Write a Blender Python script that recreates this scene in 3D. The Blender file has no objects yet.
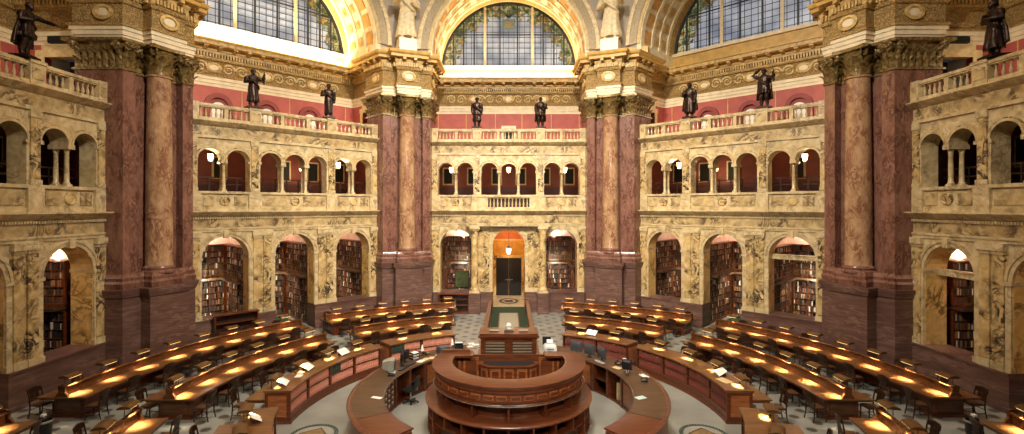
import bpy, bmesh, math, random
from mathutils import Vector, Matrix
rnd = random.Random(7)
PI = math.pi
COL = bpy.context.scene.collection
stuff_books = None
RC = Vector((0, 15.14, 0))      # middle of the octagonal room
APO = 16.86                     # distance from the middle to each arcade face
CAMZ = 6.93
YC = 15.8                       # middle of the rings of desks
R = math.radians

# ------------------------------------------------------------------ helpers
class MB:
    """collects shapes into one mesh"""
    def __init__(self):
        self.v = []; self.f = []; self.m = []; self.mats = []
    def mi(self, mat):
        if mat not in self.mats: self.mats.append(mat)
        return self.mats.index(mat)
    def add(self, vs, fs, mat):
        o = len(self.v); k = self.mi(mat)
        self.v.extend(tuple(p) for p in vs)
        for f in fs:
            self.f.append([i + o for i in f]); self.m.append(k)
    def poly(self, pts, mat): self.add(pts, [list(range(len(pts)))], mat)
    def box(self, x0, x1, y0, y1, z0, z1, mat):
        vs = [(x, y, z) for z in (z0, z1) for y in (y0, y1) for x in (x0, x1)]
        self.add(vs, [(0,2,3,1),(4,5,7,6),(0,1,5,4),(2,6,7,3),(0,4,6,2),(1,3,7,5)], mat)
    def mbox(self, M, x0, x1, y0, y1, z0, z1, mat):
        vs = [M @ Vector((x, y, z)) for z in (z0, z1) for y in (y0, y1) for x in (x0, x1)]
        self.add(vs, [(0,2,3,1),(4,5,7,6),(0,1,5,4),(2,6,7,3),(0,4,6,2),(1,3,7,5)], mat)
    def lathe(self, prof, n, mat, c=(0,0,0), M=None, close=True, sx=1, sy=1):
        vs = []; fs = []
        for (r, z) in prof:
            for i in range(n):
                a = 2*PI*i/n
                p = Vector((c[0]+r*math.cos(a)*sx, c[1]+r*math.sin(a)*sy, c[2]+z))
                vs.append(M @ p if M else p)
        for j in range(len(prof)-1):
            for i in range(n):
                k = (i+1) % n
                fs.append((j*n+i, j*n+k, (j+1)*n+k, (j+1)*n+i))
        if close:
            fs.append(list(range(n))[::-1]); fs.append([(len(prof)-1)*n+i for i in range(n)])
        self.add(vs, fs, mat)
    def rings(self, rings, mat, cap=True):
        n = len(rings[0]); vs = [p for r in rings for p in r]; fs = []
        for j in range(len(rings)-1):
            for i in range(n):
                k = (i+1) % n
                fs.append((j*n+i, j*n+k, (j+1)*n+k, (j+1)*n+i))
        if cap:
            fs.append(list(range(n))[::-1]); fs.append([(len(rings)-1)*n+i for i in range(n)])
        self.add(vs, fs, mat)
    def tube(self, path, rad, n, mat, M=None):
        path = [Vector(p) for p in path]; rings = []
        for i, p in enumerate(path):
            d = (path[min(i+1, len(path)-1)] - path[max(i-1, 0)]).normalized()
            up = Vector((0,0,1)) if abs(d.z) < .95 else Vector((1,0,0))
            a = d.cross(up).normalized(); b = d.cross(a).normalized()
            r = rad[i] if isinstance(rad, (list, tuple)) else rad
            ring = [p + a*math.cos(2*PI*k/n)*r + b*math.sin(2*PI*k/n)*r for k in range(n)]
            rings.append([M @ q for q in ring] if M else ring)
        self.rings(rings, mat)
    def prism(self, poly, z0, z1, mat, M=None):
        n = len(poly)
        vs = [Vector((x, y, z0)) for x, y in poly] + [Vector((x, y, z1)) for x, y in poly]
        if M: vs = [M @ v for v in vs]
        fs = [list(range(n))[::-1], list(range(n, 2*n))] + [(i, (i+1) % n, n+(i+1) % n, n+i) for i in range(n)]
        self.add(vs, fs, mat)
    def loft(self, poly, prof, mat, cap=True):
        """poly in plan swept up a moulding profile of (offset, z)"""
        rings = [[Vector((x, y, z)) for x, y in offset(poly, o)] for o, z in prof]
        self.rings(rings, mat, cap)
    def bar(self, x0, x1, prof, mat):
        """moulding along x; prof is a list of (y, z), closed"""
        vs = [(x0, y, z) for y, z in prof] + [(x1, y, z) for y, z in prof]; n = len(prof)
        self.add(vs, [list(range(n)), list(range(n, 2*n))[::-1]] + [(i, n+i, n+(i+1) % n, (i+1) % n) for i in range(n)], mat)
    def arc(self, r0, r1, a0, a1, z0, z1, mat, n=None):
        """ring sector about the desk centre, angles in degrees from the back axis, left positive"""
        n = n or max(2, int(abs(a1-a0)/2.5)+1); rings = []
        for i in range(n+1):
            a = R(a0 + (a1-a0)*i/n); s, c = math.sin(a), math.cos(a)
            rings.append([(-r*s, YC+r*c, z) for r, z in ((r0,z0),(r1,z0),(r1,z1),(r0,z1))])
        self.rings(rings, mat)
    def arcprof(self, prof, a0, a1, mat, n=None):
        n = n or max(2, int(abs(a1-a0)/2.5)+1); rings = []
        for i in range(n+1):
            a = R(a0 + (a1-a0)*i/n); s, c = math.sin(a), math.cos(a)
            rings.append([(-r*s, YC+r*c, z) for r, z in prof])
        self.rings(rings, mat)
    def archring(self, cx, cz, r0, r1, y0, y1, mat, a0=0, a1=180, n=20):
        rings = []
        for i in range(n+1):
            a = R(a0+(a1-a0)*i/n); c, s = math.cos(a), math.sin(a)
            rings.append([(cx+r*c, y, cz+r*s) for r, y in ((r0,y0),(r1,y0),(r1,y1),(r0,y1))])
        self.rings(rings, mat)
    def archwall(self, x0, x1, y0, y1, z0, z1, ops, mat, jamb=True, soff=None):
        """wall from x0..x1, z0..z1 with round-headed openings ops = (xc, half width, spring z, bottom z)"""
        soff = soff or mat
        ops = sorted(ops); x = x0
        for (xc, h, zs, zb) in ops:
            if xc-h > x+1e-4: self.box(x, xc-h, y0, y1, z0, z1, mat)
            if zb > z0+1e-4: self.box(xc-h, xc+h, y0, y1, z0, zb, mat)
            N = 14; pts = [(xc-h*math.cos(PI*i/N), zs+h*math.sin(PI*i/N)) for i in range(N+1)]
            for i in range(N):
                (xa, za), (xb, zb2) = pts[i], pts[i+1]
                for y in (y0, y1): self.poly([(xa,y,za),(xb,y,zb2),(xb,y,z1),(xa,y,z1)], mat)
                self.poly([(xa,y0,za),(xb,y0,zb2),(xb,y1,zb2),(xa,y1,za)], soff)
                self.poly([(xa,y0,z1),(xb,y0,z1),(xb,y1,z1),(xa,y1,z1)], mat)
            x = xc+h
        if x1 > x+1e-4: self.box(x, x1, y0, y1, z0, z1, mat)
    def ball(self, c, r, mat, n=10, M=None, sz=1.0):
        prof = [(max(.001, r*math.sin(PI*i/n)), -r*math.cos(PI*i/n)*sz) for i in range(n+1)]
        self.lathe(prof, n+2, mat, c, M)
    def build(self, name, parent=None, smooth=True, M=None, kind=None, norm=True):
        me = bpy.data.meshes.new(name)
        me.from_pydata(self.v, [], self.f)
        for m in self.mats: me.materials.append(m)
        me.polygons.foreach_set('material_index', self.m)
        if norm:
            bm = bmesh.new(); bm.from_mesh(me)
            bmesh.ops.recalc_face_normals(bm, faces=bm.faces)
            bm.to_mesh(me); bm.free()
        if smooth:
            me.polygons.foreach_set('use_smooth', [True]*len(me.polygons))
            me.set_sharp_from_angle(angle=R(38))
        me.update()
        o = bpy.data.objects.new(name, me); COL.objects.link(o)
        if parent: o.parent = parent
        if M is not None: o.matrix_basis = M
        if kind: o['kind'] = kind
        return o

def offset(poly, d):
    """mitred offset outwards (polygon counter-clockwise)"""
    if abs(d) < 1e-6: return list(poly)
    n = len(poly); out = []
    area = sum(poly[i][0]*poly[(i+1) % n][1]-poly[(i+1) % n][0]*poly[i][1] for i in range(n))
    sg = 1 if area > 0 else -1
    for i in range(n):
        p0, p1, p2 = Vector(poly[i-1]), Vector(poly[i]), Vector(poly[(i+1) % n])
        e0 = (p1-p0).normalized(); e1 = (p2-p1).normalized()
        n0 = Vector((e0.y, -e0.x))*sg; n1 = Vector((e1.y, -e1.x))*sg
        b = (n0+n1)
        if b.length < .2: b = n0
        b.normalize(); k = d/max(.35, b.dot(n0))
        out.append((p1.x+b.x*k, p1.y+b.y*k))
    return out

def tag(o, label=None, cat=None, group=None, kind=None):
    if label: o['label'] = label
    if cat: o['category'] = cat
    if group: o['group'] = group
    if kind: o['kind'] = kind
    return o
def empty(name, M=None, label=None, cat=None, group=None, kind=None):
    o = bpy.data.objects.new(name, None); COL.objects.link(o); o.empty_display_size = .1
    if M is not None: o.matrix_basis = M
    return tag(o, label, cat, group, kind)
KIDS = {}
def kids(o):
    return [c for c in bpy.data.objects if c.parent == o]
def copy_tree(o, M, label=None, cat=None, group=None, cache={}):
    """a copy of a thing with copies of its parts and sub-parts (mesh data shared)"""
    if o.name not in cache:
        cache[o.name] = [(c, [g for g in kids(c)]) for c in kids(o)]
    r = o.copy(); COL.objects.link(r); r.matrix_basis = M
    for c, gs in cache[o.name]:
        d = c.copy(); COL.objects.link(d); d.parent = r
        for g in gs:
            h = g.copy(); COL.objects.link(h); h.parent = d
    return tag(r, label, cat, group)
def Trans(x, y, z=0): return Matrix.Translation((x, y, z))
def RotZ(a): return Matrix.Rotation(a, 4, 'Z')
def bayM(deg, out=APO):
    """local frame of a bay: x along the wall, y outward, origin at the wall face"""
    return Matrix.Translation(RC) @ RotZ(R(deg)) @ Trans(0, out, 0)
def ringM(r, deg, z=0, turn=0):
    """on the desk rings: local +y points outward"""
    a = R(deg)
    return Trans(-r*math.sin(a), YC+r*math.cos(a), z) @ RotZ(a+turn)
ORD = ['first','second','third','fourth','fifth','sixth','seventh','eighth','ninth','tenth','eleventh','twelfth']

# ------------------------------------------------------------------ materials
def new_mat(name):
    m = bpy.data.materials.new(name); m.use_nodes = True
    nt = m.node_tree; b = nt.nodes['Principled BSDF']
    return m, nt, b
def lin(c):
    return tuple(((x/255)/12.92 if x/255 <= .04045 else (((x/255)+.055)/1.055)**2.4) for x in c) + (1,)
def N(nt, t, **kw):
    n = nt.nodes.new(t)
    for k, v in kw.items():
        if k.startswith('i_'): n.inputs[k[2:].replace('_', ' ')].default_value = v
        else: setattr(n, k, v)
    return n
def ramp(nt, fac, stops):
    r = nt.nodes.new('ShaderNodeValToRGB'); e = r.color_ramp.elements
    while len(e) < len(stops): e.new(.5)
    for k, (p, c) in enumerate(stops): e[k].position = p; e[k].color = c
    nt.links.new(fac, r.inputs[0]); return r.outputs[0]
def mixc(nt, fac, a, b):
    m = nt.nodes.new('ShaderNodeMix'); m.data_type = 'RGBA'
    for s, v in ((0, fac), (6, a), (7, b)):
        if isinstance(v, (int, float, tuple)): m.inputs[s].default_value = v
        else: nt.links.new(v, m.inputs[s])
    return m.outputs[2]
def coords(nt, scale=(1,1,1), rot=(0,0,0), kind='Object'):
    tc = nt.nodes.new('ShaderNodeTexCoord'); mp = nt.nodes.new('ShaderNodeMapping')
    mp.inputs['Scale'].default_value = scale; mp.inputs['Rotation'].default_value = rot
    nt.links.new(tc.outputs[kind], mp.inputs[0]); return mp.outputs[0]
def bump(nt, b, h, strength=.3, dist=.02):
    bp = N(nt, 'ShaderNodeBump', i_Strength=strength, i_Distance=dist)
    nt.links.new(h, bp.inputs['Height']); nt.links.new(bp.outputs[0], b.inputs['Normal'])
def marble(name, base, light, vein, scale=1.0, rough=.3, veinw=.03, stretch=(1,1,1), rot=(0,0,0), spec=.5, veinamt=1.0):
    m, nt, b = new_mat(name); co = coords(nt, stretch, rot)
    n1 = N(nt, 'ShaderNodeTexNoise', i_Scale=1.1*scale, i_Detail=6.0, i_Roughness=.6, i_Distortion=.8)
    n2 = N(nt, 'ShaderNodeTexNoise', i_Scale=.75*scale, i_Detail=5.0, i_Roughness=.55, i_Distortion=1.6)
    n3 = N(nt, 'ShaderNodeTexNoise', i_Scale=.5*scale, i_Detail=2.0)
    for n in (n1, n2, n3): nt.links.new(co, n.inputs['Vector'])
    c = ramp(nt, n1.outputs['Fac'], [(.3, lin(base)), (.7, lin(light))])
    v = ramp(nt, n2.outputs['Fac'], [(.5-veinw*2, (0,0,0,1)), (.5-veinw*.3, (1,1,1,1)), (.5+veinw*.3, (1,1,1,1)), (.5+veinw*2, (0,0,0,1))])
    w = ramp(nt, n3.outputs['Fac'], [(.42, (0,0,0,1)), (.6, (veinamt,)*3+(1,))])
    mul = N(nt, 'ShaderNodeMath', operation='MULTIPLY'); nt.links.new(v, mul.inputs[0]); nt.links.new(w, mul.inputs[1])
    c = mixc(nt, mul.outputs[0], c, lin(vein))
    nt.links.new(c, b.inputs['Base Color'])
    b.inputs['Roughness'].default_value = rough; b.inputs['Specular IOR Level'].default_value = spec
    return m
def plain(name, col, rough=.5, metal=0, var=.12, scale=8, bumpy=0):
    m, nt, b = new_mat(name); co = coords(nt)
    n = N(nt, 'ShaderNodeTexNoise', i_Scale=float(scale), i_Detail=4.0); nt.links.new(co, n.inputs['Vector'])
    lo = tuple(x*(1-var) for x in col); hi = tuple(min(255, x*(1+var)) for x in col)
    nt.links.new(ramp(nt, n.outputs['Fac'], [(.3, lin(lo)), (.7, lin(hi))]), b.inputs['Base Color'])
    b.inputs['Roughness'].default_value = rough; b.inputs['Metallic'].default_value = metal
    if bumpy: bump(nt, b, n.outputs['Fac'], bumpy, .02)
    return m
def wood(name, dark, light, rough=.3, scale=1.0, rot=(0,0,0), stretch=(1,9,9)):
    m, nt, b = new_mat(name); co = coords(nt, stretch, rot)
    n = N(nt, 'ShaderNodeTexNoise', i_Scale=1.6*scale, i_Detail=5.0, i_Distortion=.6); nt.links.new(co, n.inputs['Vector'])
    nt.links.new(ramp(nt, n.outputs['Fac'], [(.32, lin(dark)), (.68, lin(light))]), b.inputs['Base Color'])
    b.inputs['Roughness'].default_value = rough; return m
def relief(name, ground, high, scale=3.0, rough=.5, depth=.6):
    """scrolled gilt stucco relief"""
    m, nt, b = new_mat(name); co = coords(nt)
    ns = N(nt, 'ShaderNodeTexNoise', i_Scale=scale*.9, i_Detail=2.0); nt.links.new(co, ns.inputs['Vector'])
    add = N(nt, 'ShaderNodeMixRGB', blend_type='LINEAR_LIGHT'); add.inputs[0].default_value = .22
    nt.links.new(co, add.inputs[1]); nt.links.new(ns.outputs['Color'], add.inputs[2])
    vo = N(nt, 'ShaderNodeTexVoronoi', feature='SMOOTH_F1', i_Scale=scale, i_Smoothness=.4); nt.links.new(add.outputs[0], vo.inputs['Vector'])
    sn = N(nt, 'ShaderNodeMath', operation='MULTIPLY'); sn.inputs[1].default_value = 16; nt.links.new(vo.outputs['Distance'], sn.inputs[0])
    si = N(nt, 'ShaderNodeMath', operation='SINE'); nt.links.new(sn.outputs[0], si.inputs[0])
    mr = N(nt, 'ShaderNodeMapRange'); mr.inputs[1].default_value = -1; mr.inputs[2].default_value = 1; nt.links.new(si.outputs[0], mr.inputs[0])
    nt.links.new(ramp(nt, mr.outputs[0], [(.25, lin(ground)), (.75, lin(high))]), b.inputs['Base Color'])
    b.inputs['Roughness'].default_value = rough; bump(nt, b, mr.outputs[0], depth, .06)
    return m
def emit(name, col, strength):
    m, nt, b = new_mat(name)
    b.inputs['Base Color'].default_value = lin(col); b.inputs['Emission Color'].default_value = lin(col)
    b.inputs['Emission Strength'].default_value = strength; return m

M = {}
M['siena'] = marble('siena_marble', (168,144,102), (218,198,156), (112,96,74), 2.2, .25, .03, veinamt=.6)
M['siena_dark'] = marble('siena_veined_marble', (166,132,80), (220,194,140), (60,48,40), 2.4, .26, .05)
M['siena_panel'] = marble('siena_panel_marble', (158,132,88), (210,186,138), (92,74,54), 2.4, .3, .05)
M['jamb'] = marble('golden_jamb_marble', (196,156,86), (232,200,132), (120,88,44), 1.8, .3, .04)
M['red_marble'] = marble('red_tennessee_marble', (106,70,58), (142,102,86), (88,56,46), 4.5, .2, .05, (1,1,.5))
M['col_marble'] = marble('mottled_column_marble', (142,106,78), (186,150,114), (124,82,62), 4.0, .16, .05, (1,1,.5))
M['plinth'] = marble('chocolate_plinth_marble', (84,57,50), (106,77,68), (126,98,86), 1.6, .35, .03, (.5,.5,3.5), (.16,.1,0))
M['cap'] = plain('bronzed_capital', (112,92,54), .38, .3, .45, 9, .4)
M['gilt'] = relief('gilt_frieze_relief', (136,106,58), (182,150,94), 6.0, .5)
M['gilt_dark'] = relief('gilt_architrave_relief', (128,98,48), (190,156,92), 7.0, .5, .4)
M['cornice'] = plain('gilded_cornice', (190,160,102), .5, 0, .2, 5)
M['cornice_white'] = plain('cream_stucco_band', (226,210,178), .55, 0, .05, 3)
M['cream'] = plain('cream_trim', (214,190,140), .5, 0, .08, 5)
M['stone_gilt'] = plain('ochre_band', (196,158,84), .5, 0, .08, 3)
M['soffit'] = plain('golden_soffit', (238,226,192), .5, 0, .08, 3)
M['rosette'] = relief('gilt_rosette_relief', (180,134,60), (244,212,128), 7.0, .45)
M['coffer'] = plain('coffer_panel', (218,168,88), .5, 0, .1, 3)
M['lilac'] = plain('grey_plaster', (178,170,160), .6, 0, .06, 2)
M['arch_gray'] = relief('archivolt_relief', (186,170,140), (222,208,180), 9.0, .6)
M['plaster'] = plain('statue_plaster', (222,206,170), .6, 0, .1, 6)
M['white'] = plain('white_block', (226,222,214), .5, 0, .03, 3)
M['redwall'] = plain('red_painted_wall', (170,84,76), .6, 0, .06, 2)
M['redniche'] = plain('shaded_red_niche_rim', (132,54,48), .6, 0, .06, 2)  # recess shade painted in as a darker red than the wall
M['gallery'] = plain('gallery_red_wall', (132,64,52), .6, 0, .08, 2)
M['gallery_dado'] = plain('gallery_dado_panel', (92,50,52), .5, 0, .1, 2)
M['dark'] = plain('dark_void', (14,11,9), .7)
M['darkwood'] = wood('dark_wood', (38,20,12), (66,36,20), .35)
M['bronze'] = plain('dark_bronze', (50,34,26), .38, .6, .25, 9)
M['deskwood'] = wood('golden_desk_wood', (88,54,28), (130,86,46), .28)
M['spinewood'] = wood('desk_spine_wood', (76,44,22), (112,70,38), .25)
M['casewood'] = wood('mahogany_case', (74,34,16), (112,56,28), .3)
M['issuewood'] = wood('red_mahogany', (78,40,22), (114,62,36), .28, .8)
M['issuepanel'] = wood('panel_mahogany', (124,68,38), (170,104,60), .3)
M['counter'] = wood('dull_counter_top', (62,42,28), (96,68,46), .35, .8)
M['chairwood'] = wood('chair_wood', (34,19,10), (62,36,18), .35)
M['seat'] = plain('seat_leather', (84,54,28), .45, 0, .15, 12)
M['lampbrass'] = plain('lamp_hood_brass', (100,68,32), .45, .3, .12, 6)
M['paper'] = plain('paper', (236,232,222), .7, 0, .03, 5)
M['cardblue'] = plain('pale_blue_card', (196,220,216), .7, 0, .03, 5)
M['beige'] = plain('beige_plastic', (150,146,134), .5, 0, .04, 6)
M['black'] = plain('black_plastic', (24,24,26), .4, 0, .1, 6)
M['screen'] = plain('grey_screen_back', (70,74,78), .35, 0, .06, 5)
M['whitepl'] = plain('white_plastic', (226,226,226), .4, 0, .03, 5)
M['carpet'] = plain('green_carpet', (30,54,30), .9, 0, .2, 40)
M['runner'] = plain('grey_runner', (150,146,126), .9, 0, .1, 40)
M['threshold'] = marble('threshold_marble', (176,162,132), (206,194,164), (90,76,56), 2.0, .3)
M['redbook'] = plain('red_cloth_binding', (222,144,122), .6, 0, .2, 5)
M['maroonbook'] = plain('maroon_and_shaded_red_binding', (124,62,52), .6, 0, .2, 5)  # also the red volumes on the right, dim light put into the colour
M['greenbook'] = plain('green_cloth_binding', (44,66,56), .6, 0, .2, 5)
M['pageblock'] = plain('page_block', (214,200,170), .8)
M['alcove'] = plain('pink_alcove_plaster', (240,212,192), .7, 0, .05, 2)
M['gold_wall'] = marble('golden_passage_marble', (188,132,34), (222,170,62), (140,92,20), 1.2, .3)
M['orange_vault'] = plain('orange_vault', (190,104,28), .6, 0, .06, 2)
M['lead'] = plain('lead_bar', (34,34,36), .5)
M['mullion'] = plain('cream_mullion', (224,204,160), .5, 0, .05, 4)
M['globe'] = emit('lantern_glass', (255,214,140), 14)
M['tube'] = emit('lamp_tube', (255,206,120), 2.5)
M['steel'] = plain('brushed_steel', (190,186,178), .35, .8)
def books_mat():
    m, nt, b = new_mat('assorted_bindings')
    g = nt.nodes.new('ShaderNodeNewGeometry')
    r = ramp(nt, g.outputs['Random Per Island'], [(0,lin((58,34,22))),(.2,lin((86,54,32))),(.36,lin((36,32,28))),(.52,lin((128,108,78))),(.60,lin((32,42,42))),(.72,lin((108,54,36))),(.80,lin((54,52,52))),(.88,lin((160,116,70))),(.95,lin((222,214,196)))])
    for n in nt.nodes:
        if n.type == 'VALTORGB': n.color_ramp.interpolation = 'CONSTANT'
    nt.links.new(r, b.inputs['Base Color']); b.inputs['Roughness'].default_value = .6
    return m
M['books'] = books_mat()
def floor_mat():
    m, nt, b = new_mat('inlaid_floor')
    co = coords(nt, (1,1,1), (0,0,0))
    n = N(nt, 'ShaderNodeTexNoise', i_Scale=.6, i_Detail=5.0); nt.links.new(co, n.inputs['Vector'])
    base = ramp(nt, n.outputs['Fac'], [(.3, lin((124,124,118))), (.7, lin((158,158,148)))])
    co2 = coords(nt, (1.5,1.5,.01), (0,0,R(45)))
    ck = N(nt, 'ShaderNodeTexVoronoi', feature='F1', i_Scale=1.0, i_Randomness=0.0); nt.links.new(co2, ck.inputs['Vector'])
    spot = ramp(nt, ck.outputs['Distance'], [(.20, (.8,.8,.8,1)), (.27, (0,0,0,1))])
    ln = N(nt, 'ShaderNodeVectorMath', operation='DISTANCE'); ln.inputs[1].default_value = (0, YC, 0); nt.links.new(co, ln.inputs[0])
    zone = N(nt, 'ShaderNodeMapRange'); zone.inputs[1].default_value = 8.2; zone.inputs[2].default_value = 8.6; nt.links.new(ln.outputs['Value'], zone.inputs[0])
    mu = N(nt, 'ShaderNodeMath', operation='MULTIPLY'); nt.links.new(spot, mu.inputs[0]); nt.links.new(zone.outputs[0], mu.inputs[1])
    c = mixc(nt, mu.outputs[0], base, lin((58,46,32)))
    nt.links.new(c, b.inputs['Base Color']); b.inputs['Roughness'].default_value = .35
    return m
M['floor'] = floor_mat()
def glass_mat():
    """leaded window: dusk sky behind pale panes, a mottled green and ochre border along the arch"""
    m, nt, b = new_mat('leaded_glass')
    tc = nt.nodes.new('ShaderNodeTexCoord')
    n = N(nt, 'ShaderNodeTexNoise', i_Scale=.5, i_Detail=3.0); nt.links.new(tc.outputs['Object'], n.inputs['Vector'])
    sky = ramp(nt, n.outputs['Fac'], [(.35, lin((112,122,142))), (.65, lin((176,182,194)))])
    ln = N(nt, 'ShaderNodeVectorMath', operation='LENGTH'); nt.links.new(tc.outputs['Object'], ln.inputs[0])
    n2 = N(nt, 'ShaderNodeTexNoise', i_Scale=1.5, i_Detail=3.0, i_Distortion=1.0); nt.links.new(tc.outputs['Object'], n2.inputs['Vector'])
    bc = ramp(nt, n2.outputs['Fac'], [(.36, lin((40,54,36))), (.46, lin((96,108,70))), (.54, lin((170,168,130))), (.64, lin((110,84,40)))])
    ad = N(nt, 'ShaderNodeMath', operation='MULTIPLY_ADD'); ad.inputs[1].default_value = 2.2
    nt.links.new(n2.outputs['Fac'], ad.inputs[0]); nt.links.new(ln.outputs['Value'], ad.inputs[2])
    mask = ramp(nt, ad.outputs[0], [(0, (0,0,0,1)), (1, (1,1,1,1))])
    mr = N(nt, 'ShaderNodeMapRange'); mr.inputs[1].default_value = 5.0; mr.inputs[2].default_value = 5.3
    nt.links.new(ad.outputs[0], mr.inputs[0])
    c = mixc(nt, mr.outputs[0], sky, bc)
    nt.links.new(c, b.inputs['Base Color']); nt.links.new(c, b.inputs['Emission Color'])
    b.inputs['Emission Strength'].default_value = GLASS_E; b.inputs['Roughness'].default_value = .3; b.inputs['Specular IOR Level'].default_value = .08
    return m
GLASS_E = .58
M['glass'] = glass_mat()
M['olive'] = plain('olive_stained_glass', (70,78,48), .3, 0, .3, 9)
M['amber'] = plain('amber_stained_glass', (124,106,70), .3, 0, .25, 9)
M['teal'] = plain('teal_stained_glass', (84,110,104), .3, 0, .25, 9)
M['tan_inlay'] = plain('tan_floor_inlay', (128,104,72), .4, 0, .15, 6)
M['blackdoor'] = plain('black_door', (8,7,7), .5)
# ------------------------------------------------------------------ the octagonal room
DEL = 4.5            # depth of the terrace recess behind the arcade face
ZC = 17.3            # springing centre of the lunettes
LOW = 3.45           # spacing of the lower arches
UP = [-4.15, -2.87, -1.28, 0, 1.28, 2.87, 4.15]
def leaf(mb, Mx, w, h, out, mat):
    """acanthus leaf: a bent tapering strip standing on the local xz plane, curling to -y"""
    rows = []
    for k in range(5):
        t = k/4; ww = w*(.5+.5*math.sin(PI*(.25+.6*t)))*(1 if t < .95 else .6)
        y = -out*(t**3); z = h*t if t < .9 else h*.9
        rows.append([Mx @ Vector((x*ww/2, y+(.04 if abs(x) == 1 else -.02), z)) for x in (-1, -.4, 0, .4, 1)])
    vs = [p for r in rows for p in r]; fs = []
    for j in range(4):
        for i in range(4): fs.append((j*5+i, j*5+i+1, (j+1)*5+i+1, (j+1)*5+i))
    mb.add(vs, fs, mat)
def scroll(mb, Mx, r, w, mat):
    """volute: a spiral tube in the local xz plane"""
    path = []; rad = []
    for k in range(17):
        t = k/16; a = t*3.2*PI; q = r*(1-.82*t)
        path.append((q*math.cos(a), 0, q*math.sin(a))); rad.append(w*(1-.45*t))
    mb.tube(path, rad, 6, mat, Mx)
def baluster_mesh(h):
    b = MB()
    b.lathe([(.058,0),(.058,.06*h),(.034,.1*h),(.05,.18*h),(.062,.3*h),(.05,.45*h),(.028,.62*h),(.026,.74*h),(.042,.8*h),(.03,.84*h),(.055,.9*h),(.055,h)], 8, M['siena'])
    return b
def moulding_bar(mb, x0, x1, y, z0, z1, proj, mat, steps=4):
    """classical cornice: a stepped and curved profile from y out to y-proj"""
    pr = [(y+.05, z0)]
    for k in range(steps+1):
        t = k/steps; pr.append((y-proj*(t**.8), z0+(z1-z0)*.85*t))
    pr += [(y-proj, z1), (y+.05, z1)]
    mb.bar(x0, x1, pr, mat)

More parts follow.
